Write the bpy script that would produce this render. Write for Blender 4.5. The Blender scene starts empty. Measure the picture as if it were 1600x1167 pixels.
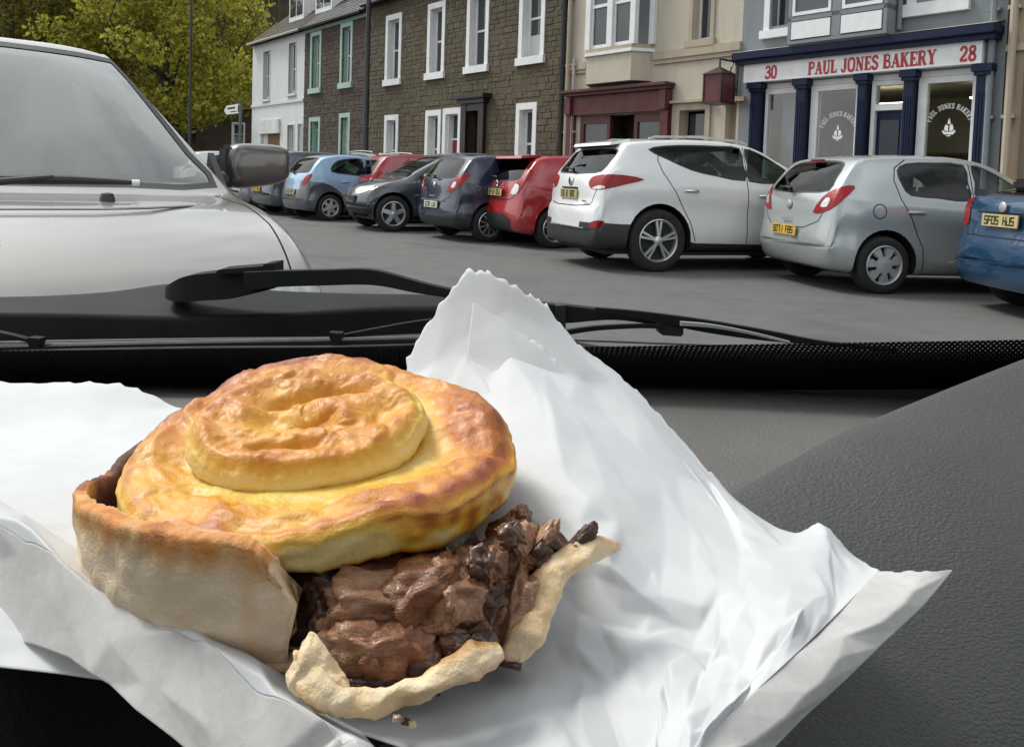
import bpy, bmesh, math, random
import numpy as np
from mathutils import Vector, Matrix, noise
from math import sin, cos, pi, radians as RD
SC = bpy.context.scene
COL = SC.collection

# ------------------------------------------------------------------ camera
FPX, PCX, PCY, PITCH, ROLL = 1256., 800., 343., RD(3), .033
CAMP = Vector((0, 0, 1.10))
_f = Vector((0, cos(PITCH), -sin(PITCH))); _u = Vector((0, sin(PITCH), cos(PITCH))); _r = Vector((1, 0, 0))
CR = _r*cos(ROLL) + _u*sin(ROLL); CU = _u*cos(ROLL) - _r*sin(ROLL); CF = _f
cd = bpy.data.cameras.new('camera'); cam = bpy.data.objects.new('camera', cd); COL.objects.link(cam)
cam.matrix_world = Matrix(((CR.x, CU.x, -CF.x, CAMP.x), (CR.y, CU.y, -CF.y, CAMP.y), (CR.z, CU.z, -CF.z, CAMP.z), (0, 0, 0, 1)))
cd.sensor_fit = 'HORIZONTAL'; cd.sensor_width = 36; cd.lens = 36*FPX/1600
cd.shift_y = -(583.5-PCY)/1600
cd.clip_start = .01; cd.clip_end = 3000
SC.camera = cam

# ------------------------------------------------------------------ sky, sun, exposure
SUN_EL, SUN_AZ = RD(52), RD(-62)           # azimuth from +Y towards +X
w = bpy.data.worlds.new('World'); SC.world = w; w.use_nodes = True
wn = w.node_tree; wn.nodes.clear()
sky = wn.nodes.new('ShaderNodeTexSky'); sky.sky_type = 'NISHITA'; sky.sun_disc = False
sky.sun_elevation = SUN_EL; sky.sun_rotation = SUN_AZ; sky.air_density = 1.0; sky.dust_density = 3.0
hs = wn.nodes.new('ShaderNodeHueSaturation'); hs.inputs['Saturation'].default_value = .28
# broken cloud cover over the whole sky
tc = wn.nodes.new('ShaderNodeTexCoord'); nz = wn.nodes.new('ShaderNodeTexNoise'); nz.inputs['Scale'].default_value = 3.2; nz.inputs['Detail'].default_value = 6
cr = wn.nodes.new('ShaderNodeValToRGB'); cr.color_ramp.elements[0].position = .43; cr.color_ramp.elements[1].position = .58
mx = wn.nodes.new('ShaderNodeMix'); mx.data_type = 'RGBA'; mx.inputs[7].default_value = (8.8, 8.95, 9.15, 1)
bg = wn.nodes.new('ShaderNodeBackground'); bg.inputs['Strength'].default_value = .135
wo = wn.nodes.new('ShaderNodeOutputWorld')
wn.links.new(tc.outputs['Generated'], nz.inputs['Vector']); wn.links.new(nz.outputs['Fac'], cr.inputs['Fac'])
wn.links.new(cr.outputs['Color'], mx.inputs[0])
wn.links.new(sky.outputs['Color'], hs.inputs['Color']); wn.links.new(hs.outputs['Color'], mx.inputs[6])
wn.links.new(mx.outputs[2], bg.inputs['Color']); wn.links.new(bg.outputs['Background'], wo.inputs['Surface'])
sl = bpy.data.lights.new('sun', 'SUN'); sl.energy = 2.1; sl.angle = RD(16); sl.color = (1, .96, .9)
so = bpy.data.objects.new('sun', sl); COL.objects.link(so)
sd = Vector((cos(SUN_EL)*sin(SUN_AZ), cos(SUN_EL)*cos(SUN_AZ), sin(SUN_EL)))
so.rotation_euler = sd.to_track_quat('Z', 'Y').to_euler(); so.location = sd*40
SC.view_settings.view_transform = 'Standard'; SC.view_settings.look = 'None'
SC.view_settings.exposure = 0.36; SC.view_settings.gamma = 1; SC.view_settings.use_curve_mapping = False
SC.cycles.transparent_max_bounces = 24; SC.cycles.max_bounces = 10; SC.cycles.caustics_reflective = False; SC.cycles.caustics_refractive = False

# ------------------------------------------------------------------ helpers
def at(px, py, t):                       # a point seen at photo pixel px,py at depth t metres
    return CAMP + (CF + CR*((px-PCX)/FPX) + CU*((PCY-py)/FPX))*t
def on_z(px, py, z):
    d = CF + CR*((px-PCX)/FPX) + CU*((PCY-py)/FPX); return CAMP + d*((z-CAMP.z)/d.z)

def tag(o, label=None, cat=None, group=None, kind=None):
    if label: o['label'] = label
    if cat: o['category'] = cat
    if group: o['group'] = group
    if kind: o['kind'] = kind
    return o
def thing(name, label, cat, loc=(0, 0, 0), rotz=0, group=None):
    o = bpy.data.objects.new(name, None); COL.objects.link(o); o.empty_display_size = .1
    o.location = loc; o.rotation_euler = (0, 0, rotz)
    return tag(o, label, cat, group)

class MB:
    """collects vertices and faces for ONE mesh object"""
    def __init__(s): s.v = []; s.f = []
    def add(s, vs, fs):
        n = len(s.v); s.v += [tuple(p) for p in vs]; s.f += [tuple(i+n for i in f) for f in fs]; return s
    def box(s, x0, x1, y0, y1, z0, z1, c=0):
        if c <= 0:
            vs = [(x, y, z) for z in (z0, z1) for y in (y0, y1) for x in (x0, x1)]
            return s.add(vs, [(0, 2, 3, 1), (4, 5, 7, 6), (0, 1, 5, 4), (2, 6, 7, 3), (0, 4, 6, 2), (1, 3, 7, 5)])
        b = bmesh.new(); bmesh.ops.create_cube(b, size=1)
        for v in b.verts: v.co = Vector(((x0+x1)/2+v.co.x*(x1-x0), (y0+y1)/2+v.co.y*(y1-y0), (z0+z1)/2+v.co.z*(z1-z0)))
        bmesh.ops.bevel(b, geom=list(b.edges), offset=c, segments=2, affect='EDGES')
        return s.bm(b)
    def bm(s, b):
        b.verts.index_update(); s.add([v.co[:] for v in b.verts], [[v.index for v in f.verts] for f in b.faces]); b.free(); return s
    def prism(s, poly, fn):               # poly of (u,v); fn(u,v,k) -> xyz for k=0 (near) and 1 (far)
        n = len(poly); vs = [fn(u, v, 0) for u, v in poly]+[fn(u, v, 1) for u, v in poly]
        return s.add(vs, [tuple(range(n)), tuple(range(2*n-1, n-1, -1))]+[(i, n+i, n+(i+1) % n, (i+1) % n) for i in range(n)])
    def tube(s, path, r, n=8, cap=True, flat=1.0, up=None):
        path = [Vector(p) for p in path]; m = len(path); rs = r if hasattr(r, '__len__') else [r]*m
        vs = []; pu = Vector(up) if up else None
        for i, p in enumerate(path):
            d = (path[min(i+1, m-1)]-path[max(i-1, 0)]).normalized()
            if pu is None: pu = Vector((0, 0, 1)) if abs(d.z) < .9 else Vector((1, 0, 0))
            e = d.cross(pu).normalized(); g = e.cross(d).normalized()
            if not up: pu = g
            for k in range(n):
                a = 2*pi*k/n; vs.append(p+e*cos(a)*rs[i]+g*sin(a)*rs[i]*flat)
        fs = [(i*n+k, i*n+(k+1) % n, (i+1)*n+(k+1) % n, (i+1)*n+k) for i in range(m-1) for k in range(n)]
        if cap: fs += [tuple(range(n-1, -1, -1)), tuple(range((m-1)*n, m*n))]
        return s.add(vs, fs)
    def lathe(s, prof, fn, n=32):         # prof of (r, h); fn(x,y,h)
        m = len(prof); vs = [fn(r*cos(2*pi*k/n), r*sin(2*pi*k/n), h) for r, h in prof for k in range(n)]
        return s.add(vs, [(i*n+k, i*n+(k+1) % n, (i+1)*n+(k+1) % n, (i+1)*n+k) for i in range(m-1) for k in range(n)])
    def grid(s, rows):                    # rows of equal length point lists
        n = len(rows[0]); vs = [p for r in rows for p in r]
        return s.add(vs, [(i*n+j, i*n+j+1, (i+1)*n+j+1, (i+1)*n+j) for i in range(len(rows)-1) for j in range(n-1)])
    def build(s, name, mat, parent=None, smooth=False, angle=None, base=None):
        me = bpy.data.meshes.new(name)
        vs = s.v if base is None else [(p[0]-base[0], p[1]-base[1], p[2]-base[2]) for p in s.v]
        me.from_pydata(vs, [], s.f); me.validate(); me.update()
        b = bmesh.new(); b.from_mesh(me); bmesh.ops.recalc_face_normals(b, faces=b.faces); b.to_mesh(me); b.free()
        if mat: me.materials.append(mat)
        if smooth:
            me.shade_smooth()
            if angle: me.set_sharp_from_angle(angle=RD(angle))
        o = bpy.data.objects.new(name, me); COL.objects.link(o)
        if parent: o.parent = parent
        return o
def copy_tree(o, parent=None):
    c = o.copy(); COL.objects.link(c)
    if parent: c.parent = parent
    for ch in list(o.children): copy_tree(ch, c)
    return c
def catmull(pts, n, closed=False):
    pts = [np.array(p, float) for p in pts]; m = len(pts); out = []
    for i in range(m if closed else m-1):
        g = (lambda k: pts[k % m]) if closed else (lambda k: pts[max(0, min(m-1, k))])
        p0, p1, p2, p3 = g(i-1), g(i), g(i+1), g(i+2)
        for k in range(n):
            t = k/n; out.append(.5*(2*p1+(p2-p0)*t+(2*p0-5*p1+4*p2-p3)*t*t+(3*p1-p0-3*p2+p3)*t**3))
    if not closed: out.append(pts[-1])
    return out
def lerp(a, b, t): return a+(b-a)*t
def sstep(a, b, x):
    t = max(0, min(1, (x-a)/(b-a))); return t*t*(3-2*t)
def interp(x, pts):
    return float(np.interp(x, [p[0] for p in pts], [p[1] for p in pts]))

# ------------------------------------------------------------------ materials
def C(h): return tuple(h)+(1,) if len(h) == 3 else tuple(h)
class NT:
    def __init__(s, name):
        s.m = bpy.data.materials.new(name); s.m.use_nodes = True; s.t = s.m.node_tree
        s.b = s.t.nodes['Principled BSDF']; s.out = s.t.nodes['Material Output']
    def n(s, typ, **kw):
        o = s.t.nodes.new('ShaderNode'+typ)
        for k, v in kw.items():
            if hasattr(o, k) and k not in o.inputs.keys(): setattr(o, k, v)
            else: o.inputs[k.replace('_', ' ')].default_value = v
        return o
    def l(s, a, b): s.t.links.new(a, b)
    def co(s, kind='Object', scale=(1, 1, 1), rot=(0, 0, 0)):
        c = s.n('TexCoord'); m = s.n('Mapping'); m.inputs['Scale'].default_value = scale; m.inputs['Rotation'].default_value = rot
        s.l(c.outputs[kind], m.inputs['Vector']); return m.outputs['Vector']
    def noise(s, vec, scale, detail=4, rough=.55):
        o = s.n('TexNoise'); o.inputs['Scale'].default_value = scale; o.inputs['Detail'].default_value = detail; o.inputs['Roughness'].default_value = rough
        if vec: s.l(vec, o.inputs['Vector'])
        return o.outputs['Fac']
    def ramp(s, fac, stops):
        r = s.n('ValToRGB'); e = r.color_ramp.elements
        while len(e) > 1: e.remove(e[-1])
        e[0].position = stops[0][0]; e[0].color = C(stops[0][1])
        for p, c in stops[1:]:
            k = e.new(p); k.color = C(c)
        s.l(fac, r.inputs['Fac']); return r.outputs['Color']
    def fr(s, fac, a, b, c=0., d=1.):
        m = s.n('MapRange'); m.inputs[1].default_value = a; m.inputs[2].default_value = b; m.inputs[3].default_value = c; m.inputs[4].default_value = d
        s.l(fac, m.inputs[0]); return m.outputs[0]
    def mix(s, fac, a, b, mode='MIX'):
        m = s.n('Mix'); m.data_type = 'RGBA'; m.blend_type = mode
        for v, i in ((fac, 0), (a, 6), (b, 7)):
            if hasattr(v, 'is_linked'): s.l(v, m.inputs[i])
            elif i: m.inputs[i].default_value = C(v)
            else: m.inputs[0].default_value = v
        return m.outputs[2]
    def math(s, op, a, b=None):
        m = s.n('Math'); m.operation = op
        for v, i in ((a, 0), (b, 1)):
            if v is None: continue
            if hasattr(v, 'is_linked'): s.l(v, m.inputs[i])
            else: m.inputs[i].default_value = v
        return m.outputs[0]
    def bump(s, h, strength, dist, prev=None):
        b = s.n('Bump'); b.inputs['Strength'].default_value = strength; b.inputs['Distance'].default_value = dist
        s.l(h, b.inputs['Height'])
        if prev: s.l(prev, b.inputs['Normal'])
        return b.outputs['Normal']
    def set(s, **kw):
        for k, v in kw.items():
            i = s.b.inputs[k.replace('_', ' ')]
            if hasattr(v, 'is_linked'): s.l(v, i)
            else: i.default_value = (C(v) if len(i.default_value) == 4 else tuple(v)) if hasattr(v, '__len__') else v
        return s
def simple(name, col, rough=.6, metal=0, var=.12, vs=6., bump=0, bs=60., bd=.002, coat=0, spec=.5, coord='Object'):
    t = NT(name); v = t.co(coord); f = t.noise(v, vs, 5)
    c2 = tuple(max(0, x*(1-var)) for x in col); c3 = tuple(min(1, x*(1+var)) for x in col)
    t.set(Base_Color=t.ramp(f, [(.3, c2), (.7, c3)]), Roughness=rough, Metallic=metal, Coat_Weight=coat, Specular_IOR_Level=spec)
    if coat: t.set(Coat_Roughness=.05)
    if bump: t.set(Normal=t.bump(t.noise(v, bs, 4), bump, bd))
    return t.m
def glass(name, tint=(.8, .86, .84), refl=.06, rough=.02):
    t = NT(name); tr = t.n('BsdfTransparent'); tr.inputs[0].default_value = C(tint)
    gl = t.n('BsdfGlossy'); gl.inputs['Roughness'].default_value = rough
    fz = t.n('Fresnel'); fz.inputs['IOR'].default_value = 1.5
    # panes are single sheets: same facing on both sides
    fac = t.math('MULTIPLY', fz.outputs[0], refl/.04)
    g = t.n('NewGeometry'); k = t.math('SUBTRACT', 1., g.outputs['Backfacing']); fac = t.math('MULTIPLY', fac, t.math('ADD', t.math('MULTIPLY', k, 1.), 0.))
    m = t.n('MixShader'); t.l(t.math('MINIMUM', fac, 1.), m.inputs[0]); t.l(tr.outputs[0], m.inputs[1]); t.l(gl.outputs[0], m.inputs[2])
    t.l(m.outputs[0], t.out.inputs['Surface']); return t.m
def island_mat(name, stops, rough=.85, bump=.4, bs=40, bd=.004, grime=.35):
    t = NT(name); g = t.n('NewGeometry'); v = t.co('Object')
    base = t.ramp(g.outputs['Random Per Island'], stops); n1 = t.noise(v, 14, 6); n2 = t.noise(v, .7, 4)
    c = t.mix(t.fr(n1, .3, .75, 0, .55), base, tuple(x*.55 for x in stops[0][1]))
    c = t.mix(t.fr(n2, .45, .7, 0, grime), c, tuple(x*.5 for x in stops[0][1]))
    t.set(Base_Color=c, Roughness=rough, Normal=t.bump(t.noise(v, bs, 6), bump, bd)); return t.m
# ------------------------------------------------------------------ street frame
SA = RD(38.3)
AV = Vector((sin(SA), -cos(SA), 0)); NV = Vector((cos(SA), sin(SA), 0))   # along the facades (to the right) / away from the camera
def st(s, p, z=0): return AV*s + NV*p + Vector((0, 0, z))
SROT = math.atan2(AV.y, AV.x)
FD = 13.2
M = {}
def _asph():
    t = NT('asphalt'); v = t.co('Object'); a = t.ramp(t.noise(v, 120, 3, .7), [(.32, (.05, .05, .051)), (.5, (.10, .10, .099)), (.68, (.19, .187, .18))])
    b = t.mix(t.fr(t.noise(t.co('Object', (.5, 1.6, 1), (0, 0, .9)), 1.3, 7, .65), .4, .68, 0, .5), a, (.125, .122, .116))
    c = t.mix(t.fr(t.noise(v, .55, 6, .6), .52, .7, 0, .55), b, (.04, .04, .041))
    vo = t.n('TexVoronoi'); vo.feature = 'DISTANCE_TO_EDGE'; vo.inputs['Scale'].default_value = .35
    wv = t.n('Vector Math') if False else None
    t.l(t.co('Object'), vo.inputs['Vector'])
    d = t.mix(t.fr(t.noise(t.co('Object', (1, 1, 1)), 3.1, 6, .7), .5, .72, 0, .35), c, (.045, .045, .046))
    sp_ = t.mix(t.fr(t.noise(v, 38, 2), .70, .74, 0, .5), d, (.2, .2, .19))
    t.set(Base_Color=sp_, Roughness=.85, Normal=t.bump(t.noise(v, 170, 3), .7, .008)); return t.m
M['asphalt'] = _asph()
M['flag'] = simple('flagstone', (.2, .195, .185), .8, var=.2, vs=2, bump=.3, bs=40)
M['kerb'] = simple('kerb_stone', (.24, .235, .225), .8, var=.2, vs=4, bump=.3, bs=40)
M['roadpaint'] = simple('road_paint', (.42, .42, .4), .8, var=.35, vs=9)
M['brownstone'] = island_mat('brown_whinstone', [(0, (.092, .074, .046)), (.25, (.108, .087, .053)), (.5, (.122, .099, .061)), (.75, (.10, .08, .05)), (1, (.14, .115, .073))])
M['redstone'] = island_mat('dark_red_stone', [(0, (.055, .038, .028)), (.3, (.08, .055, .042)), (.6, (.10, .073, .056)), (1, (.065, .055, .047))])
M['mortar'] = simple('mortar', (.098, .08, .053), .95, var=.3, vs=8, bump=.5)
M['slate'] = island_mat('roof_slate', [(0, (.035, .036, .037)), (.5, (.06, .06, .058)), (1, (.085, .082, .075))], rough=.6, bump=.2)
M['mossslate'] = island_mat('mossy_slate', [(0, (.045, .042, .03)), (.5, (.075, .066, .045)), (1, (.1, .095, .05))], rough=.8)
def render(name, col, stain=.25):
    t = NT(name); v = t.co('Object'); s = t.noise(t.co('Object', (3, 3, .35)), 1.6, 6, .65); n = t.noise(v, 2.2, 5)
    c = t.mix(t.fr(s, .48, .78, 0, stain), col, tuple(x*.5 for x in col)); c = t.mix(t.fr(n, .5, .75, 0, stain*.7), c, tuple(x*.72 for x in col))
    t.set(Base_Color=c, Roughness=.85, Normal=t.bump(t.noise(v, 45, 5), .35, .006)); return t.m
M['whitewash'] = render('white_render', (.64, .65, .64), .3)
M['cream'] = render('cream_render', (.50, .455, .37), .35)
M['creamtrim'] = render('cream_stone_trim', (.42, .36, .27), .45)
M['greyrender'] = render('grey_render', (.21, .235, .25), .25)
M['beige'] = render('beige_render', (.42, .33, .22), .4)
M['roughbeige'] = render('rough_brown_render', (.16, .13, .09), .4)
M['wpaint'] = simple('white_paint', (.74, .75, .75), .45, var=.07, vs=5)
M['gpaint'] = simple('pale_green_paint', (.33, .46, .4), .5, var=.12, vs=5)
M['gdoor'] = simple('green_door_paint', (.11, .22, .17), .45, var=.15)
M['navy'] = simple('navy_paint', (.006, .0125, .042), .45, var=.2, vs=7, spec=.25)
M['maroon'] = simple('maroon_paint', (.095, .018, .018), .45, var=.3, vs=6)
M['maroon2'] = simple('faded_maroon_paint', (.115, .032, .032), .6, var=.25, vs=5)
M['darkbrown'] = simple('dark_brown_paint', (.02, .013, .01), .4, var=.3)
M['reddoor'] = simple('red_door_paint', (.22, .02, .02), .4)
M['pane'] = (lambda t: (t.set(Base_Color=(.035, .042, .045), Roughness=.04, Specular_IOR_Level=.9, Normal=t.bump(t.noise(t.co('Object'), 1.3, 2), .04, .1)), t.m)[1])(NT('window_pane'))
M['curtain'] = simple('net_curtain', (.62, .63, .6), .9, var=.12, vs=14)
M['interior'] = simple('dim_interior', (.1, .09, .075), .9, var=.3, vs=2)
M['iron'] = simple('black_iron', (.012, .013, .014), .4, var=.3)
M['lead'] = simple('gutter_paint', (.4, .38, .34), .6, var=.2)
M['clear'] = glass('shop_glass', (.83, .86, .85), .13)
M['letter_red'] = simple('red_lettering', (.4, .016, .022), .4, var=.1)
M['letter_white'] = simple('white_transfer', (.78, .8, .8), .5, var=.1)
M['tube'] = (lambda t: (t.set(Emission_Color=(1, .95, .72), Emission_Strength=7., Base_Color=(.8, .8, .7)), t.m)[1])(NT('lit_tube'))

# ------------------------------------------------------------------ ground
mb = MB(); mb.add([(-400, -400, 0), (400, -400, 0), (400, 400, 0), (-400, 400, 0)], [(0, 1, 2, 3)])
tag(mb.build('road', M['asphalt']), kind='structure')
def strip_st(mb, s0, s1, p0, p1, z0, z1):
    mb.add([st(s, p, z) for z in (z0, z1) for p in (p0, p1) for s in (s0, s1)],
           [(0, 2, 3, 1), (4, 5, 7, 6), (0, 1, 5, 4), (2, 6, 7, 3), (0, 4, 6, 2), (1, 3, 7, 5)])
mb = MB(); strip_st(mb, -90, 30, 11.45, FD+.3, -.1, .11); pv = tag(mb.build('pavement', M['flag']), kind='structure')
kb = MB(); strip_st(kb, 0, .9, 11.3, 11.44, -.1, .115); k0 = None
for i in range(70):
    if k0 is None:
        k0 = kb.build('kerb_stone', M['kerb'], pv); o = k0
    else:
        o = k0.copy(); COL.objects.link(o); o.parent = pv
    o.location = AV*(-45+i*.915)
# ------------------------------------------------------------------ building pieces
def house(name, label, s0, rot=0, z=.11): return thing(name, label, 'building', st(s0, FD, z), SROT+rot)
def wall_mesh(w, h, ops, d=.25, back=7., y=0.):
    mb = MB(); xs = sorted({0., w}|{o[0] for o in ops}|{o[1] for o in ops}); zs = sorted({-.3, h}|{o[2] for o in ops}|{o[3] for o in ops})
    for i in range(len(xs)-1):
        for j in range(len(zs)-1):
            cx, cz = (xs[i]+xs[i+1])/2, (zs[j]+zs[j+1])/2
            if any(o[0] < cx < o[1] and o[2] < cz < o[3] for o in ops): continue
            mb.add([(xs[i], y, zs[j]), (xs[i+1], y, zs[j]), (xs[i+1], y, zs[j+1]), (xs[i], y, zs[j+1])], [(0, 1, 2, 3)])
    for x0, x1, z0, z1 in ops:
        mb.add([(x0, y, z0), (x1, y, z0), (x1, y, z1), (x0, y, z1), (x0, y+d, z0), (x1, y+d, z0), (x1, y+d, z1), (x0, y+d, z1)],
               [(0, 1, 5, 4), (1, 2, 6, 5), (2, 3, 7, 6), (3, 0, 4, 7)])
    mb.add([(0, y, -.3), (0, back, -.3), (0, back, h), (0, y, h), (w, y, -.3), (w, back, -.3), (w, back, h), (w, y, h)], [(0, 1, 2, 3), (4, 5, 6, 7), (1, 5, 6, 2)])
    return mb
def stone_mesh(w, h, ops, rh=(.16, .27), rw=(.22, .6), seed=1, x0=0.):
    rnd = random.Random(seed); mb = MB(); z = -.1
    def stone(a, b, c, d):
        g = .003; y1 = -rnd.uniform(.006, .02); i = .012
        j = lambda: rnd.uniform(-.009, .009)
        A = [(a+g+j(), 0, c+g+j()), (b-g+j(), 0, c+g+j()), (b-g+j(), 0, d-g+j()), (a+g+j(), 0, d-g+j())]
        B = [(p[0]+(i if k in (0, 3) else -i), y1+rnd.uniform(-.004, .004), p[2]+(i if k in (0, 1) else -i)) for k, p in enumerate(A)]
        mb.add(A+B, [(4, 5, 6, 7), (0, 1, 5, 4), (1, 2, 6, 5), (2, 3, 7, 6), (3, 0, 4, 7)])
    while z < h-.08:
        zh = min(rnd.uniform(*rh), h-z); x = x0
        while x < w-.02:
            L = rnd.uniform(*rw); e = x+L
            if w-e < .18: e = w
            segs = [(x, e)]
            for o in ops:
                if z < o[3]-.02 and z+zh > o[2]+.02:
                    ns = []
                    for a, b in segs:
                        if b <= o[0] or a >= o[1]: ns.append((a, b)); continue
                        if a < o[0]-.06: ns.append((a, o[0]))
                        if b > o[1]+.06: ns.append((o[1], b))
                    segs = ns
            for a, b in segs:
                if b-a > .05: 
                    if zh > .22 and rnd.random() < .3:
                        m = z+zh*rnd.uniform(.4, .6); stone(a, b, z, m); stone(a, b, m, z+zh)
                    else: stone(a, b, z, z+zh)
            x = e
        z += zh
    return mb
def slate_roof(w, h, root, mat, rise=3.2, run=4.2, over=.25, seed=2, sw=.34, x0=0.):
    rnd = random.Random(seed); L = math.hypot(rise, run); uy, uz = run/L, rise/L; mb = MB(); n = int(L/.22); hz = h+.02
    for r in range(n):
        a = r*.22; x = x0-(.5*sw if r % 2 else 0)
        while x < x0+w:
            xa, xb = max(x+.006, x0), min(x+sw-.006, x0+w)
            if xb-xa > .03:
                t0 = .03+rnd.uniform(0, .008); b = a+.24
                P = lambda xx, q, t: (xx, -over+q*uy-t*uz, hz+q*uz+t*uy)
                mb.add([P(xa, a, t0), P(xb, a, t0), P(xb, b, .012), P(xa, b, .012), P(xa, a, .0), P(xb, a, .0)], [(0, 1, 2, 3), (0, 4, 5, 1)])
            x += sw
    base = MB(); base.add([(x0, -over, hz-.01), (x0+w, -over, hz-.01), (x0+w, run-over, hz+rise), (x0, run-over, hz+rise), (x0+w, 2*run, hz-.01), (x0, 2*run, hz-.01)],
                          [(0, 1, 2, 3), (3, 2, 4, 5), (0, 3, 5), (1, 4, 2)])
    rf = base.build('roof', mat, root); sl_ = mb.build('slate_courses', mat, rf); sl_['kind'] = 'stuff'; return rf
def window(root, x0, x1, z0, z1, trim, m=.14, sill=.2, depth=.2, split=.5, cur=0, name='window', sash=None, sillw=.05):
    """outer rectangle includes the painted margins"""
    i0, i1, j0, j1 = x0+m, x1-m, z0+sill, z1-m*1.15; sash = sash or M['wpaint']
    f = MB(); fw = .055; y = depth; f.box(i0, i0+fw, y, y+.06, j0, j1); f.box(i1-fw, i1, y, y+.06, j0, j1)
    f.box(i0+fw, i1-fw, y, y+.06, j1-fw, j1); f.box(i0+fw, i1-fw, y, y+.06, j0, j0+fw*1.3)
    zm = lerp(j0, j1, split); f.box(i0+fw, i1-fw, y-.012, y+.05, zm-.03, zm+.03)
    wd = f.build(name, sash, root)
    t = MB(); p = -.035
    t.box(x0, i0, p, .06, z0+sill, z1); t.box(i1, x1, p, .06, z0+sill, z1); t.box(i0, i1, p, .06, j1, z1)
    t.box(i0-.004, i0+.004, .06, y, j0, j1); t.box(i1-.004, i1+.004, .06, y, j0, j1); t.box(i0, i1, .06, y, j1-.004, j1+.004)
    t.build('surround', trim, wd)
    s = MB(); s.box(x0-sillw, x1+sillw, -.09, y, z0, z0+sill); s.build('sill', trim, wd)
    for a, b, yy in ((j0+fw*1.3, zm-.03, .03), (zm+.03, j1-fw, .02)):
        q = MB(); q.box(i0+fw, i1-fw, y+yy, y+yy+.006, a, b); q.build('pane', M['pane'], wd)
    if cur:
        q = MB(); n = 24
        q.grid([[(lerp(i0+fw, i1-fw, k/n), y+.018+.006*sin(k*2.1), z) for k in range(n+1)] for z in (lerp(zm, j0+fw*1.3, cur), j0+fw*1.3)]); 
        q2 = q.build('net_curtain', M['curtain'], wd)
    return wd
def door(root, x0, x1, z0, z1, trim, leaf, m=.14, fan=.35, depth=.22):
    i0, i1, j1 = x0+m, x1-m, z1-m*1.1; f = MB()
    f.box(i0+.05, i1-.05, depth, depth+.05, z0, j1-fan)
    for a in (0, 1):
        for c, d in ((.12, .42), (.5, .92)):
            xa = lerp(i0+.05, i1-.05, .1+a*.45); xb = lerp(i0+.05, i1-.05, .45+a*.45)
            f.box(xa, xb, depth-.012, depth, lerp(z0, j1-fan, c), lerp(z0, j1-fan, d))
    dr = f.build('door', leaf, root)
    t = MB(); t.box(x0, i0, -.035, .06, z0, z1); t.box(i1, x1, -.035, .06, z0, z1); t.box(i0, i1, -.035, .06, j1, z1)
    t.box(i0, i0+.05, .06, depth+.06, z0, j1); t.box(i1-.05, i1, .06, depth+.06, z0, j1); t.box(i0+.05, i1-.05, depth-.02, depth+.06, j1-fan, j1-fan+.06); t.box(i0+.05, i1-.05, .06, depth, j1-.03, j1)
    t.build('door_surround', trim, dr)
    q = MB(); q.box(i0+.05, i1-.05, depth+.02, depth+.03, j1-fan+.06, j1-.03); q.build('fanlight', M['pane'], dr)
    h = MB(); h.tube([(i1-.13, depth-.05, 1.0), (i1-.13, depth, 1.0)], .03, 10); h.build('door_knob', M['iron'], dr)
    return dr
def band(root, name, w, z0, z1, proud, mat, x0=0.):
    b = MB(); b.box(x0, w, -proud, .02, z0, z1); return b.build(name, mat, root)
def gutter(root, w, h, mat, x0=0., over=.27):
    g = MB(); g.tube([(x0, -over, h-.03), (x0+w, -over, h-.03)], .06, 8); g.build('gutter', mat, root)
def downpipe(root, x, z0, z1, mat, r=.05, y=-.1):
    g = MB(); g.tube([(x, y, z0), (x, y, z1)], r, 8)
    z = z0+.5
    while z < z1:
        g.box(x-r-.03, x+r+.03, y-.02, 0, z, z+.05); z += 1.6
    g.build('downpipe', mat, root, smooth=True, angle=40)
def openings(wins, m=.14, sill=.2): return [(a+m, b-m, c+sill, d-m*1.15) for a, b, c, d in wins]
GZ = .11      # pavement height: the tables below hold heights above the road
def zz(t): return [(a, b, c-GZ, d-GZ) for a, b, c, d in t]

# ---- white rendered house (far end of the terrace)
s0 = -35.8; H = house('white_house', 'white rendered house with a blank shop board at the far end of the terrace', s0)
R = lambda a, b, c, d: (a-s0, b-s0, c-GZ, d-GZ)
up = [R(-34.5, -33.72, 4.0, 6.2), R(-31.75, -30.98, 4.08, 6.26)]; lo = [R(-31.75, -31.05, .9, 2.96)]
shop = R(-34.7, -32.54, .5, 2.62); dr = R(-30.72, -29.98+(-.3), .11, 2.98)
wall_mesh(5.6, 6.45, openings(up+lo, .04, .1)+[shop, (dr[0]+.04, dr[1]-.04, 0, dr[3]-.05)]).build('wall', M['whitewash'], H)
for a in up+lo: window(H, *a, M['whitewash'], m=.04, sill=.1, depth=.16, cur=.9, sash=M['curtain'])
door(H, *dr, M['whitewash'], M['curtain'], m=.04, fan=.1)
f = MB(); f.box(shop[0], shop[1], .12, .18, shop[2], 1.2); f.box(shop[0], shop[0]+.5, .12, .18, 1.2, shop[3]); f.box(shop[1]-.08, shop[1], .12, .18, 1.2, shop[3])
sw_ = f.build('shop_window', M['whitewash'], H); q = MB(); q.box(shop[0]+.5, shop[1]-.08, .15, .16, 1.2, shop[3]); q.build('boarded_pane', simple('brown_board', (.2, .1, .05), .7), sw_)
f = MB(); f.box(R(-34.81, 0, 0, 0)[0], R(-32.5, 0, 0, 0)[0], -.1, -.0, 2.62-GZ, 3.2-GZ); f.build('shop_board', simple('shop_board_white', (.6, .61, .6), .6, var=.15, vs=2), H)
band(H, 'string_course', 5.6, 3.82-GZ, 3.94-GZ, .05, M['whitewash'])
slate_roof(5.6, 6.45, H, M['mossslate'], rise=3.6, run=4.4, seed=3); gutter(H, 5.6, 6.5, M['lead'])
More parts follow.
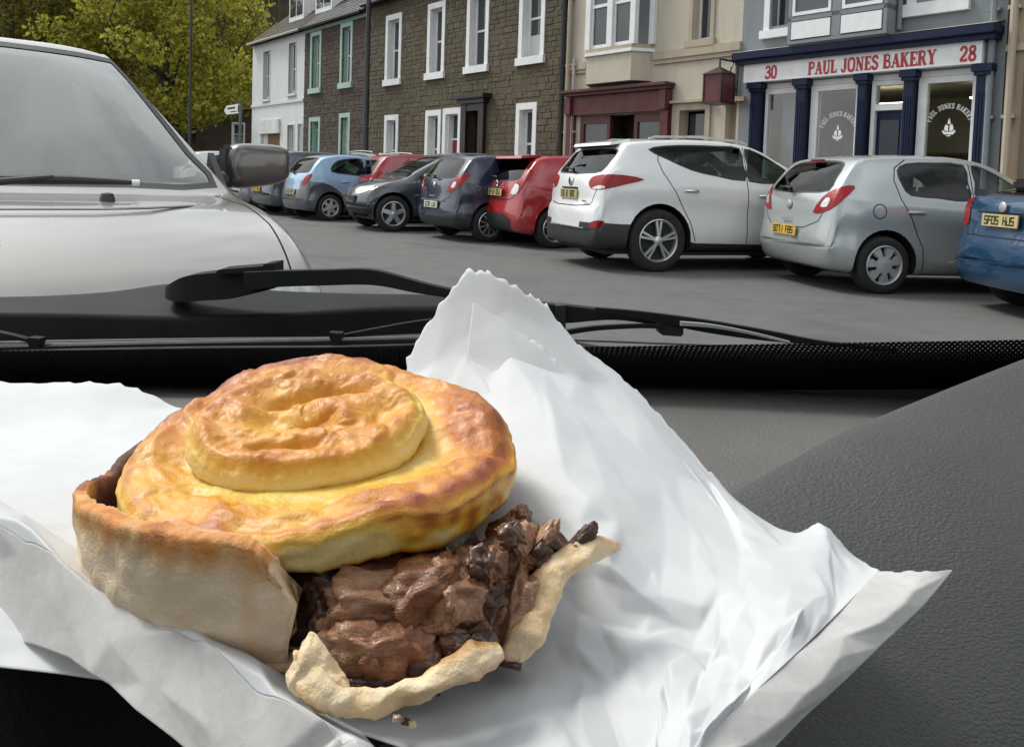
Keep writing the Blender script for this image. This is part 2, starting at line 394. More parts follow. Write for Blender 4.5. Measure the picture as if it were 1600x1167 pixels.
for sx in (-33.6, -30.95):
    d = MB(); x = sx-s0; d.box(x, x+1.5, .75, 3.0, 7.2, 8.75); dm = d.build('dormer', M['wpaint'], H)
    q = MB(); q.box(x+.12, x+.7, .735, .75, 7.5, 8.5); q.box(x+.8, x+1.38, .735, .75, 7.5, 8.5); q.build('dormer_pane', M['pane'], dm)
    q = MB(); q.box(x-.1, x+1.6, .6, 3.1, 8.75, 8.85); q.build('dormer_roof', M['slate'], dm)

# ---- dark red stone house with pale green margins
s0 = -30.18; H = house('green_trim_house', 'dark red stone house with pale green window margins', s0)
w_ = 5.1; up = [R(-29.62, -28.65, 4.05, 6.4), R(-27.05, -26.1, 4.08, 6.42)]; lo = [R(-27.02, -26.16, .9, 3.2)]; dr = R(-29.62, -28.62, .11, 3.14)
ops = openings(up+lo)+[(dr[0]+.14, dr[1]-.14, 0, dr[3]-.15)]; outer = up+lo+[(dr[0], dr[1], -.3, dr[3])]
wall_mesh(w_, 6.5, ops).build('wall', M['mortar'], H); q = stone_mesh(w_, 6.4, outer, rh=(.10, .2), rw=(.15, .45), seed=7).build('stone_facing', M['redstone'], H); q['kind'] = 'stuff'
for a in up+lo: window(H, *a, M['gpaint'], cur=.0)
door(H, *dr, M['gpaint'], M['gdoor'])
band(H, 'eaves_course', w_, 6.43-GZ, 6.55-GZ, .06, M['gpaint'])
slate_roof(w_, 6.45, H, M['slate'], rise=3.6, run=4.4, seed=5); gutter(H, w_, 6.5, M['iron'])

# ---- brown stone house with white margins
s0 = -25.06; H = house('white_trim_house', 'long brown stone house with white window margins and red door', s0)
w_ = 10.32; up = [R(-23.72, -22.7, 3.95, 6.25), R(-21.14, -20.18, 3.96, 6.25), R(-19.05, -18.0, 3.98, 6.35), R(-16.66, -15.62, 4.0, 6.4)]
lo = [R(-23.66, -22.76, .95, 3.0), R(-21.12, -20.26, .95, 3.04), R(-16.66, -15.82, 1.15, 3.03)]; dr = R(-20.16, -19.19, .11, 3.06)
pd = R(-19.05, -18.05, .11, 3.12)
ops = openings(up+lo)+[(dr[0]+.14, dr[1]-.14, 0, dr[3]-.15), (pd[0]+.2, pd[1]-.2, 0, pd[3]-.2)]
outer = up+lo+[(dr[0], dr[1], -.3, dr[3]), (pd[0]-.1, pd[1]+.1, -.3, pd[3]+.3)]
wall_mesh(w_, 6.65, ops).build('wall', M['mortar'], H)
q = stone_mesh(w_, 6.6, outer, rh=(.10, .19), rw=(.14, .42), seed=11).build('stone_facing', M['brownstone'], H); q['kind'] = 'stuff'
for i, a in enumerate(up): window(H, *a, M['wpaint'], m=.15, sill=.2, cur=(.0, .0, .0, .45)[i])
for i, a in enumerate(lo): window(H, *a, M['wpaint'], m=.15, sill=.2, cur=(.5, 1., .9)[i], split=.42)
door(H, *dr, M['wpaint'], M['reddoor'], m=.16, fan=.75)
f = MB(); f.box(pd[0]+.2, pd[1]-.2, .5, .55, 0, pd[3]-.2); d2 = f.build('door', M['darkbrown'], H)
f = MB(); f.box(pd[0]-.05, pd[0]+.2, -.12, .5, 0, pd[3]); f.box(pd[1]-.2, pd[1]+.05, -.12, .5, 0, pd[3]); f.box(pd[0]+.2, pd[1]-.2, -.1, .5, pd[3]-.2, pd[3]); f.build('door_pilasters', M['darkbrown'], d2)
f = MB(); f.box(pd[0]-.15, pd[1]+.15, -.2, .0, pd[3]+.003, pd[3]+.12); f.box(pd[0]-.3, pd[1]+.3, -.32, .0, pd[3]+.123, pd[3]+.25, .02); f.build('door_hood', M['darkbrown'], d2)
slate_roof(w_, 6.6, H, M['mossslate'], rise=3.6, run=4.4, seed=9); gutter(H, w_, 6.66, M['iron'])
downpipe(H, w_-.06, 0, 6.6, M['iron'], .06)

# ---- cream house with an upper bay and the maroon shopfront
s0 = -14.72; H = house('cream_house', 'cream rendered house with upper bay above a maroon shopfront', s0)
w_ = 5.03; bw = R(-11.0, -10.36, 3.88, 5.9); shp = R(-14.2, -11.6, .5, 2.6); cd_ = R(-11.13, -10.47, .11, 2.6); lw = R(-10.0, -9.42+(-.32), .11, 2.72); bay = R(-13.7, -12.05, 4.2, 6.0)
wall_mesh(w_, 7.6, [(bw[0]+.1, bw[1]-.04, bw[2]+.1, bw[3]-.1), shp, cd_, lw, bay]).build('wall', M['cream'], H)
window(H, *bw, M['creamtrim'], m=.09, sill=.14, depth=.18, cur=0)
# canted bay
bx = [R(a, 0, 0, 0)[0] for a in (-13.95, -13.62, -12.22, -11.98)]; by = (0, -.42, -.42, 0)
P2 = list(zip(bx, by))
def bayring(z0, z1, o, n=3):
    m = MB()
    pts = [(x+(-o if i < 2 else o)*(1 if i in (0, 3) else .6), y-(o if 0 < i < 3 else 0)) for i, (x, y) in enumerate(P2)]
    m.prism([*pts], lambda u, v, k: (u, v, z1 if k else z0)); return m
by_ = bayring(3.28-GZ, 3.9-GZ, 0).build('bay_window', M['cream'], H)
bayring(3.9-GZ, 3.97-GZ, .05).build('bay_sill', M['wpaint'], by_); bayring(3.973-GZ, 4.06-GZ, .02).build('bay_moulding', M['creamtrim'], by_)
bayring(5.75-GZ, 6.4-GZ, .04).build('bay_roof', M['creamtrim'], by_)
f = MB(); zb0, zb1 = 4.06-GZ, 5.75-GZ
def post(m, x, y, wd, z0, z1, d=.08): m.box(x-wd/2, x+wd/2, y-d/2, y+d/2, z0, z1)
for x, y in P2: post(f, x, y+(.05 if y < 0 else -.04), .15, zb0, zb1, .12)
xm = (bx[1]+bx[2])/2; post(f, xm, -.37, .16, zb0, zb1, .12)
for xa, xb in ((bx[1]+.08, xm-.09), (xm+.09, bx[2]-.08)):
    f.box(xa, xb, -.37, -.32, zb0, zb0+.09); f.box(xa, xb, -.385, -.33, 4.98-GZ, 5.05-GZ); f.box(xa, xa+.05, -.37, -.32, zb0+.09, zb1); f.box(xb-.05, xb, -.37, -.32, zb0+.09, zb1)
f.build('bay_frame', M['wpaint'], by_)
f = MB(); f.box(bx[1]+.09, xm-.09, -.34, -.33, zb0+.09, 4.98-GZ); f.build('pane', M['pane'], by_)
f = MB(); f.box(xm+.09, bx[2]-.09, -.34, -.33, zb0+.09, 4.98-GZ); f.build('pane', M['pane'], by_)
f = MB(); f.box(bx[1]+.09, bx[2]-.09, -.345, -.335, 5.06-GZ, zb1); f.build('pane', M['pane'], by_)
for a, b in ((0, 1), (2, 3)):
    f = MB(); p, q = Vector((*P2[a], 0)), Vector((*P2[b], 0)); f.add([(*lerp(p, q, .15).xy, zb0), (*lerp(p, q, .85).xy, zb0), (*lerp(p, q, .85).xy, zb1), (*lerp(p, q, .15).xy, zb1)], [(0, 1, 2, 3)]); f.build('pane', M['pane'], by_)
for xa, xb in ((0, bx[0]-.06), (bx[3]+.06, w_)):
    f = MB(); f.box(xa, xb, -.08, .02, 3.71-GZ, 3.88-GZ); f.box(xa, xb, -.05, .02, 3.62-GZ, 3.707-GZ); f.build('string_course', M['creamtrim'], H)
# maroon shopfront
f = MB(); xl, xr = R(-14.55, -11.36, 0, 0)[:2]; f.box(xl+.1, xr-.06, -.14, -.0, 2.62-GZ, 3.06-GZ); sf = f.build('shopfront', M['maroon2'], H)
f = MB(); f.box(xl-.05, xr+.06, -.34, 0, 3.13-GZ, 3.2-GZ, .015); f.box(xl, xr, -.24, 0, 3.065-GZ, 3.127-GZ); f.build('shopfront_cornice', M['maroon'], sf)
for xa in (xl, xr-.22):
    f = MB(); f.box(xa, xa+.2, -.13, 0, 0, 2.62-GZ); f.box(xa-.02, xa+.22, -.22, 0, 2.623-GZ, 3.06-GZ, .03); f.build('pilaster', M['maroon'], sf)
f = MB(); a0, a1 = shp[0], shp[1]; f.box(a0, a0+.12, .0, .1, .4, 2.5); f.box(a1-.1, a1, .0, .1, .4, 2.5); f.box(a0+.9, a0+1.0, .0, .1, .4, 2.5); f.box(a0+1.75, a0+1.85, 0, .1, .4, 2.5)
f.box(a0+.12, a0+.9, .0, .08, .4, .8); f.box(a0+1.85, a1-.1, 0, .08, .4, .8); f.box(a0+.12, a0+.9, .0, .08, 2.3, 2.5); f.box(a0+1.85, a1-.1, 0, .08, 2.3, 2.5); f.build('shopfront_frame', M['maroon'], sf)
for xa, xb in ((a0+.12, a0+.9), (a0+1.85, a1-.1)):
    f = MB(); f.box(xa, xb, .04, .05, .8, 2.3); f.build('pane', M['pane'], sf)
f = MB(); f.box(a0+1.0, a0+1.75, .5, .56, .1, 2.5); f.build('shop_door', M['darkbrown'], sf)
f = MB(); f.box(cd_[0], cd_[1], .2, .25, cd_[2], cd_[3]-.55); d3 = f.build('door', simple('olive_door', (.1, .1, .075), .5), H)
f = MB(); f.box(cd_[0]+.06, cd_[1]-.06, .22, .23, cd_[3]-.5, cd_[3]-.06); f.build('fanlight', M['pane'], d3)
f = MB(); f.box(cd_[0], cd_[1], .19, .24, cd_[3]-.55, cd_[3]-.5); f.box(cd_[0]-.2, cd_[0], -.05, .02, .1, cd_[3]+.15); f.box(cd_[1], cd_[1]+.12, -.05, .02, .1, cd_[3]+.15); f.box(cd_[0], cd_[1], -.05, .02, cd_[3], cd_[3]+.15)
f.box(cd_[0]-.28, cd_[1]+.2, -.12, .02, cd_[3]+.153, cd_[3]+.21); f.build('door_surround', M['creamtrim'], d3)
f = MB(); f.box(lw[0], lw[1], .2, .25, .9, lw[3]); w3 = f.build('blind_window', M['creamtrim'], H); f = MB(); f.box(lw[0]-.1, lw[1]+.1, .0, .25, .78, .9); f.build('sill', M['navy'], w3)
f = MB(); f.box(lw[0]-.1, lw[1]+.2, -.06, .02, lw[3], lw[3]+.09); f.build('lintel', M['creamtrim'], w3)
slate_roof(w_, 7.6, H, M['slate'], seed=21); downpipe(H, .12, 0, 7.5, M['creamtrim'], .05); downpipe(H, .34, 0, 3.9, M['lead'], .035)
# hanging red lantern sign on its bracket
LT = thing('lantern_sign', 'small dark red box lantern hanging from bracket between cream house and bakery', 'lantern', st(-9.75, FD-.02, 2.62), SROT)
f = MB(); f.box(-.2, .2, -.75, -.35, .04, .56); lb = f.build('lantern_body', M['maroon'], LT)
f = MB(); f.add([(-.24, -.79, .56), (.24, -.79, .56), (.24, -.31, .56), (-.24, -.31, .56), (0, -.55, .72)], [(0, 1, 4), (1, 2, 4), (2, 3, 4), (3, 0, 4), (3, 2, 1, 0)]); f.build('lantern_cap', M['darkbrown'], LT)
f = MB(); f.box(-.22, .22, -.77, -.33, 0, .04); f.build('lantern_base', M['darkbrown'], LT)
for xx in (-.2, .2):
    for yy in (-.75, -.35): f = MB(); f.box(xx-.015, xx+.015, yy-.015, yy+.015, .045, .555); f.build('corner_bar', M['darkbrown'], lb)
f = MB(); f.tube([(0, -.55, .7), (0, -.55, .86), (0, 0, .86)], .02, 6); f.tube([(0, 0, .3), (0, -.16, .44), (0, -.22, .6), (0, -.2, .74), (0, -.12, .86)], .016, 6); f.box(-.03, .03, -.02, .0, .2, .92); f.build('bracket', M['iron'], LT)

# ---- grey bakery building
s0 = -9.69; H = house('bakery', 'grey rendered bakery with navy shopfront and red lettered fascia', s0)
w_ = 4.7; RX = lambda s: s-s0
ops = [(RX(-9.05), RX(-8.66), 3.97, 5.6), (RX(-6.36), RX(-5.7), 4.1, 5.6), (RX(-9.36), RX(-5.16), .3, 2.9)]
wall_mesh(w_, 7.8, ops, back=8).build('wall', M['greyrender'], H)
window(H, RX(-9.2), RX(-8.5), 3.86-GZ, 5.7, M['wpaint'], m=.12, sill=.15, depth=.18)
window(H, RX(-6.5), RX(-5.57), 3.9-GZ, 5.7, M['wpaint'], m=.15, sill=.2, depth=.18, cur=.6)
# oriel
ox0, ox1 = RX(-8.42), RX(-6.62); OY = -.42
f = MB(); f.box(ox0, ox1, OY, 0, 3.62-GZ, 3.68-GZ); f.box(ox0, ox1, OY, 0, 4.02-GZ, 4.1-GZ); f.box(ox0, ox0+.06, OY, 0, 3.68-GZ, 5.6); f.box(ox1-.06, ox1, OY, 0, 3.68-GZ, 5.6); xm = (ox0+ox1)/2+.02; f.box(xm-.08, xm+.08, OY, -.3, 3.683-GZ, 5.6); f.box(ox0, ox1, OY, 0, 5.61, 5.9)
orl = f.build('oriel_window', M['greyrender'], H)
for xa, xb in ((ox0+.08, xm-.1), (xm+.1, ox1-.08)):
    f = MB(); f.box(xa, xb, OY-.012, OY+.1, 3.7-GZ, 4.0-GZ); f.build('oriel_panel', M['wpaint'], orl)
    f = MB(); f.box(xa, xb, OY-.01, OY+.05, 4.11-GZ, 4.17-GZ); f.box(xa, xa+.05, OY-.01, OY+.05, 4.17-GZ, 5.6); f.box(xb-.05, xb, OY-.01, OY+.05, 4.17-GZ, 5.6); f.build('oriel_sash', M['wpaint'], orl)
    f = MB(); f.box(xa+.05, xb-.05, OY+.02, OY+.03, 4.17-GZ, 5.6); f.build('pane', M['pane'], orl)
f = MB(); f.add([(ox0, OY, 3.617-GZ), (ox1, OY, 3.617-GZ), (ox1, 0, 3.617-GZ), (ox0, 0, 3.617-GZ), (ox0+.2, -.06, 3.45-GZ), (ox1-.2, -.06, 3.45-GZ)], [(0, 1, 5, 4), (0, 4, 3), (1, 2, 5), (3, 4, 5, 2), (0, 3, 2, 1)]); f.build('oriel_corbel', M['greyrender'], orl)
downpipe(H, RX(-6.62)+.05, 3.6, 7.7, M['greyrender'], .04); downpipe(H, w_-.16, 0, 7.7, M['greyrender'], .05); 
# shopfront
f = MB(); f.box(RX(-9.66), RX(-5.02), -.36, 0, 3.46-GZ, 3.6-GZ, .015); f.box(RX(-9.62), RX(-5.05), -.28, 0, 3.38-GZ, 3.457-GZ)
sfx = f.build('shop_cornice', M['navy'], H)
f = MB(); f.add([(RX(-9.66), -.36, 3.6-GZ), (RX(-5.02), -.36, 3.6-GZ), (RX(-5.02), 0, 3.68-GZ), (RX(-9.66), 0, 3.68-GZ)], [(0, 1, 2, 3)]); f.build('cornice_lead', M['lead'], sfx)
f = MB(); f.box(RX(-9.47), RX(-5.24), -.2, 0, 3.04-GZ, 3.377-GZ); fas = f.build('fascia', M['wpaint'], H)
for i, (a, b) in enumerate([(-9.37, -9.12), (-8.4, -8.17), (-7.23, -7.05), (-6.45, -6.25), (-5.35, -5.13)]):
    f = MB(); a, b = RX(a)+.025, RX(b)-.025; f.box(a, b, -.13, .12, 0, 2.86-GZ); f.box(a-.02, b+.02, -.16, .12, .0, .3)
    for k in range(3): f.box(lerp(a, b, .16+k*.26), lerp(a, b, .32+k*.26), -.142, -.13, .5, 2.5)
    f.box(a-.03, b+.03, -.16, .1, 2.863-GZ, 2.92-GZ); f.box(a-.06, b+.06, -.19, .1, 2.923-GZ, 3.035-GZ); f.build('pilaster', M['navy'], H)
def shopwin(a, b, z0, z1, fr=.1, yb=.06):
    f = MB(); f.box(a, a+fr, .02, yb+.06, z0, z1); f.box(b-fr*.5, b, .02, yb+.06, z0, z1); f.box(a+fr, b-fr*.5, .02, yb+.06, z1-.1, z1); f.box(a+fr, b-fr*.5, .0, yb+.08, z0, z0+.12)
    o = f.build('shop_window', M['wpaint'], H); g = MB(); g.add([(a+fr, yb, z0+.12), (b-fr*.5, yb, z0+.12), (b-fr*.5, yb, z1-.1), (a+fr, yb, z1-.1)], [(0, 1, 2, 3)]); g.build('pane', M['clear'], o); return o
f = MB(); f.box(RX(-9.36), RX(-5.14), .02, .16, 2.92-GZ, 3.035-GZ); f.build('shop_head_rail', M['wpaint'], H)
shopwin(RX(-9.11), RX(-8.42), .55, 2.915-GZ, .06); W1 = shopwin(RX(-8.16), RX(-7.24), .55, 2.915-GZ, .14); W2 = shopwin(RX(-6.25), RX(-5.36), .55, 2.915-GZ, .14)
f = MB(); f.box(RX(-9.36), RX(-7.05), 0, .14, -.1, .547); f.box(RX(-6.45), RX(-5.14), 0, .14, -.1, .547); f.build('stall_riser', M['navy'], H)
f = MB(); da, db = RX(-7.03), RX(-6.47); f.box(da+.07, db-.03, .1, .15, 0, 2.4-GZ); bd_ = f.build('shop_door', M['navy'], H)
f = MB(); f.box(da+.14, db-.1, .085, .1, .25, 1.0); f.box(da+.14, db-.1, .085, .1, 1.2, 2.15); f.build('door_panel', simple('dark_navy_glass', (.008, .012, .03), .1), bd_)
f = MB(); f.box(da, da+.07, .02, .16, 0, 2.915-GZ); f.box(db-.03, db, .02, .16, 0, 2.915-GZ); f.box(da+.07, db-.03, .02, .16, 2.42-GZ, 2.53-GZ); f.box(da+.07, db-.03, .02, .16, 2.84-GZ, 2.915-GZ); f.build('door_frame', M['wpaint'], bd_)
f = MB(); f.add([(da+.07, .08, 2.53-GZ), (db-.03, .08, 2.53-GZ), (db-.03, .08, 2.84-GZ), (da+.07, .08, 2.84-GZ)], [(0, 1, 2, 3)]); f.build('transom_pane', M['clear'], bd_)
# shop interior
f = MB(); y0, y1 = .3, 3.6; x0, x1 = RX(-9.4), RX(-5.1)
f.add([(x0, y0, 0), (x1, y0, 0), (x1, y1, 0), (x0, y1, 0), (x0, y0, 2.85), (x1, y0, 2.85), (x1, y1, 2.85), (x0, y1, 2.85)], [(0, 3, 2, 1), (4, 5, 6, 7), (2, 3, 7, 6), (0, 4, 7, 3), (1, 2, 6, 5)])
f.build('shop_room', simple('shop_wall', (.46, .43, .35), .8, var=.25, vs=1.2), H)
f = MB(); f.box(RX(-9.05), RX(-8.4), .5, .55, .4, 2.8); f.build('window_blind', simple('grey_blind', (.34, .36, .37), .8, var=.2, vs=2), H)
f = MB(); f.box(RX(-8.1), RX(-5.6), 1.5, 2.1, 0, 1.25); f.box(RX(-8.0), RX(-5.4), 3.3, 3.55, 1.2, 1.25); f.box(RX(-8.0), RX(-5.4), 3.3, 3.55, 1.7, 1.75); f.build('shop_counter', simple('counter_wood', (.16, .1, .05), .5, var=.4), H)
f = MB(); f.box(RX(-5.75), RX(-5.2), 2.6, 2.7, 1.0, 2.6); f.build('red_wall_poster', simple('red_poster', (.3, .03, .025), .5), H)
f = MB(); f.box(RX(-7.72), RX(-7.0), 1.2, 1.3, 2.53, 2.56); f.build('strip_light', M['tube'], H)
f = MB(); f.box(RX(-5.95), RX(-5.2), 1.2, 1.3, 2.56, 2.59); f.build('strip_light', M['tube'], H)
slate_roof(w_, 7.8, H, M['slate'], seed=22)

# lettering: slab serif glyphs from strokes
G = {
 'P': (.72, [('v', .17, 0, 1), ('c', [(.17, .92), (.45, .95), (.6, .86), (.63, .73), (.57, .58), (.42, .5), (.17, .51)], .11)], [(.17, 0, .36), (.12, 1, .2)]),
 'A': (.86, [('l', (.43, .97), (.16, 0), .1), ('l', (.43, .97), (.7, 0), .19), ('l', (.25, .32), (.58, .32), .09)], [(.16, 0, .3), (.7, 0, .34)]),
 'U': (.84, [('v', .2, .25, 1), ('c', [(.2, .3), (.22, .12), (.34, .03), (.48, .03), (.6, .1), (.65, .28)], .12), ('l', (.65, .25), (.65, 1), .1)], [(.2, 1, .36), (.65, 1, .3)]),
 'L': (.7, [('v', .2, 0, 1), ('l', (.2, .05), (.62, .05), .1), ('l', (.62, 0), (.62, .28), .09)], [(.2, 1, .38), (.14, 0, .2)]),
 'J': (.64, [('v', .42, .22, 1), ('c', [(.42, .28), (.4, .12), (.3, .03), (.18, .04), (.1, .14), (.1, .26)], .12)], [(.42, 1, .38)]),
 'O': (.82, [('c', [(.41, .97), (.2, .9), (.13, .7), (.12, .5), (.13, .3), (.2, .1), (.41, .03), (.62, .1), (.69, .3), (.7, .5), (.69, .7), (.62, .9), (.41, .97)], .14)], []),
 'N': (.88, [('l', (.18, 0), (.18, 1), .1), ('l', (.18, 1), (.68, 0), .19), ('l', (.68, 0), (.68, 1), .1)], [(.18, 0, .28), (.14, 1, .26), (.68, 1, .3)]),
 'E': (.72, [('v', .2, 0, 1), ('l', (.2, .95), (.62, .95), .1), ('l', (.2, .5), (.48, .5), .1), ('l', (.2, .05), (.64, .05), .1), ('l', (.62, .76), (.62, 1), .08), ('l', (.48, .38), (.48, .62), .08), ('l', (.64, 0), (.64, .26), .08)], [(.14, 0, .2), (.14, 1, .2)]),
 'S': (.66, [('c', [(.56, .74), (.5, .9), (.34, .96), (.18, .9), (.13, .74), (.2, .6), (.42, .47), (.54, .35), (.55, .2), (.46, .07), (.3, .03), (.15, .1), (.09, .27)], .14)], []),
 'B': (.76, [('v', .19, 0, 1), ('c', [(.19, .95), (.46, .95), (.6, .86), (.6, .66), (.48, .54), (.19, .53)], .1), ('c', [(.3, .53), (.52, .5), (.65, .4), (.65, .18), (.54, .06), (.19, .05)], .11)], [(.12, 0, .2), (.12, 1, .2)]),
 'K': (.86, [('v', .19, 0, 1), ('l', (.62, 1), (.26, .45), .1), ('l', (.36, .58), (.68, 0), .18)], [(.19, 0, .36), (.19, 1, .36), (.62, 1, .3), (.68, 0, .32)]),
 'R': (.82, [('v', .19, 0, 1), ('c', [(.19, .95), (.46, .95), (.6, .86), (.6, .66), (.48, .54), (.19, .53)], .1), ('l', (.44, .53), (.66, 0), .17)], [(.19, 0, .36), (.12, 1, .2), (.68, 0, .26)]),
 'Y': (.82, [('l', (.16, 1), (.42, .45), .18), ('l', (.68, 1), (.42, .45), .1), ('v', .42, 0, .5)], [(.42, 0, .38), (.16, 1, .32), (.68, 1, .28)]),
 '3': (.64, [('c', [(.12, .78), (.2, .93), (.36, .96), (.5, .88), (.52, .7), (.42, .56), (.28, .52), (.44, .48), (.55, .35), (.55, .18), (.44, .06), (.28, .03), (.14, .1), (.09, .24)], .13)], []),
 '0': (.66, [('c', [(.33, .97), (.17, .88), (.11, .5), (.17, .12), (.33, .03), (.49, .12), (.55, .5), (.49, .88), (.33, .97)], .14)], []),
 '2': (.66, [('c', [(.12, .72), (.18, .9), (.34, .97), (.5, .88), (.53, .7), (.44, .5), (.24, .26), (.1, .05)], .13), ('l', (.08, .06), (.58, .06), .13), ('l', (.57, 0), (.57, .22), .08)], []),
 '8': (.66, [('c', [(.33, .97), (.18, .9), (.15, .74), (.22, .58), (.33, .52), (.46, .44), (.54, .28), (.5, .1), (.33, .03), (.16, .1), (.12, .28), (.2, .44), (.33, .52), (.44, .6), (.51, .74), (.48, .9), (.33, .97)], .13)], []),
}
def glyph(mb, ch, fn, bold=1.0):
    """fn(u,v,k) places glyph coordinates; k is the stacking depth of a stroke"""
    w_, strokes, serifs = G[ch]; k = [0]
    def ribbon(pts, th):
        L = []
        for i, p in enumerate(pts):
            a = np.array(pts[max(i-1, 0)]); b = np.array(pts[min(i+1, len(pts)-1)]); d = b-a; d = d/np.hypot(*d); nn = np.array((-d[1], d[0]))*th/2*bold
            L.append((np.array(p)+nn, np.array(p)-nn))
        k[0] += 1
        mb.add([fn(q[0], q[1], k[0]) for pr in L for q in pr], [(2*i, 2*i+1, 2*i+3, 2*i+2) for i in range(len(L)-1)])
    for s in strokes:
        if s[0] == 'v': ribbon([(s[1], s[2]), (s[1], s[3])], .2)
        elif s[0] == 'l': ribbon([s[1], s[2]], s[3])
        else: ribbon([tuple(p) for p in catmull(s[1], 3)], s[2]*1.15)
    for x, y, ww in serifs: ribbon([(x-ww/2, .045 if y == 0 else .955), (x+ww/2, .045 if y == 0 else .955)], .09)
    return w_
def text_line(mb, txt, x0, x1, z, h, y):
    tot = sum(.42 if c == ' ' else G[c][0] for c in txt); sc = (x1-x0)/tot; x = x0
    for c in txt:
        if c != ' ': glyph(mb, c, lambda u, v, k: (x+u*sc, y-.004-.0006*k, z+v*h), 1.3)
        x += sc*(.42 if c == ' ' else G[c][0])
for txt, a, b in (('30', -9.0, -8.74), ('PAUL JONES BAKERY', -8.11, -5.9), ('28', -5.56, -5.31)):
    f = MB(); text_line(f, txt, RX(a), RX(b), 3.085-GZ, .225, -.2); f.build('fascia_lettering', M['letter_red'], fas)
def decal(parent, cx, cz, r, y):
    f = MB(); txt = 'PAUL JONES BAKERY'; tot = sum(.5 if c == ' ' else G[c][0]+.08 for c in txt); a = pi*.93; span = pi*.86; h = .085
    for c in txt:
        wd_ = (.5 if c == ' ' else G[c][0]+.08)
        if c != ' ':
            a0 = a
            glyph(f, c, lambda u, v, k: (cx+(r+v*h)*cos(a0-u/tot*span), y-.0004*k, cz+(r+v*h)*sin(a0-u/tot*span)*.92), 1.0)
        a -= wd_/tot*span
    f.build('window_lettering', M['letter_white'], parent)
    f = MB(); e = y-.002; s_ = r*.42; cz -= .04                      # a small sailing ship
    P = lambda L, k: f.add([(cx+u*s_, e-k*.0006, cz+v*s_) for u, v in L], [tuple(range(len(L)))])
    P([(-.75, -.25), (-.85, -.45), (-.55, -.85), (.55, -.85), (.85, -.45), (.75, -.25), (.45, -.5), (-.45, -.5)], 0)
    P([(-.08, -.42), (-.5, -.38), (-.58, .0), (-.42, .45), (-.08, .3)], 1); P([(.08, -.42), (.5, -.38), (.58, .05), (.4, .5), (.08, .35)], 1)
    P([(-.2, .5), (.2, .5), (.14, .85), (.03, 1.25), (-.03, 1.25), (-.14, .85)], 2); P([(-.3, -.95), (.3, -.95), (.2, -1.08), (-.2, -1.08)], 3)
    f.build('ship_emblem', M['letter_white'], parent)
decal(W1, RX(-7.63), 2.1-GZ, .285, .055); decal(W2, RX(-5.76), 2.14-GZ, .29, .055)

# ---- beige neighbour at the right edge
s0 = -4.97; H = house('beige_house', 'beige house with cream downpipe beside the bakery', s0)
wall_mesh(7., 7.8, [(2.2, 3.2, .9, 2.3), (2.2, 3.2, 4.0, 5.8)]).build('wall', M['beige'], H); band(H, 'string_course', 7, 3.2-GZ, 3.3-GZ, .06, M['creamtrim'])
f = MB(); f.box(.25, 2.1, -.03, .02, 0, 3.08); f.box(3.3, 7, -.03, .02, 0, 3.08); f.build('lower_wall', M['roughbeige'], H)
window(H, 2.1, 3.3, .8, 2.4, M['creamtrim'], m=.1); window(H, 2.1, 3.3, 3.9, 5.9, M['creamtrim'], m=.1)
downpipe(H, .1, 0, 7.7, M['creamtrim'], .055); slate_roof(7, 7.8, H, M['slate'], seed=23)

# ---- low dark stone house past the junction, and a garden wall
def fars(px, s_): return s_
H = thing('far_stone_house', 'low dark stone cottage with white sills past the junction', 'building', (0, 0, 0))
p = on_z(352, 268, 0); D = 56.; H.location = (CAMP + (CF+CR*((306-PCX)/FPX)+CU*((PCY-240)/FPX))*D); H.location.z = 0; H.rotation_euler = (0, 0, RD(12))
ops = [(2.45, 3.15, 2.75, 4.2), (4.2, 5.1, 2.7, 3.6)]
wall_mesh(9, 5.2, ops).build('wall', M['mortar'], H); q = stone_mesh(9, 5.2, [(a-.1, b+.1, c-.15, d+.1) for a, b, c, d in ops], rh=(.2, .35), rw=(.3, .8), seed=31).build('stone_facing', M['redstone'], H); q['kind'] = 'stuff'
for a, b, c, d in ops: window(H, a-.1, b+.1, c-.15, d+.1, M['wpaint'], m=.1, sill=.17)
slate_roof(9, 5.2, H, M['mossslate'], rise=1.5, run=3, seed=33)

# ---- street lamps and sign
def lamp(name, label, base, h, r):
    L = thing(name, label, 'street lamp', base, 0, 'black street lamps'); f = MB(); f.tube([(0, 0, 0), (0, 0, 1.1)], r*1.5, 12); f.tube([(0, 0, 1.1), (0, 0, 1.25), (0, 0, h)], [r*1.5, r, r*.7], 12); f.build('post', M['iron'], L, smooth=True, angle=40)
    f = MB(); f.tube([(0, 0, h), (0, -.1, h+.3), (0, -.6, h+.45), (0, -1.0, h+.45)], r*.6, 8); f.build('arm', M['iron'], L)
    f = MB(); f.box(-.12, .12, -1.5, -.95, h+.38, h+.52, .04); f.build('lamp_head', M['iron'], L); return L
lamp('street_lamp', 'thick black street lamp post between the two stone houses', st(-25.0*.955, FD*.955, .11), 8., .1)
g_ = on_z(291, 262.5, 0); lamp('street_lamp', 'slim black street lamp post in front of the yellow green tree', (CAMP.x+(g_.x)*0-14.9, 37, 0), 9, .07)
SG = thing('finger_sign', 'white finger sign on green post at end of white house', 'sign', st(-36.0, FD-.45, .11), SROT)
f = MB(); f.tube([(0, 0, 0), (0, 0, 3.95)], .07, 10); f.build('sign_post', simple('green_grey_paint', (.09, .13, .125), .5), SG)
f = MB(); f.prism([(-.05, 3.45), (-1.75, 3.45), (-2.1, 3.65), (-1.75, 3.86), (-.05, 3.86)], lambda u, v, k: (u, -.03+k*.04, v)); pl = f.build('sign_arm', M['wpaint'], SG)
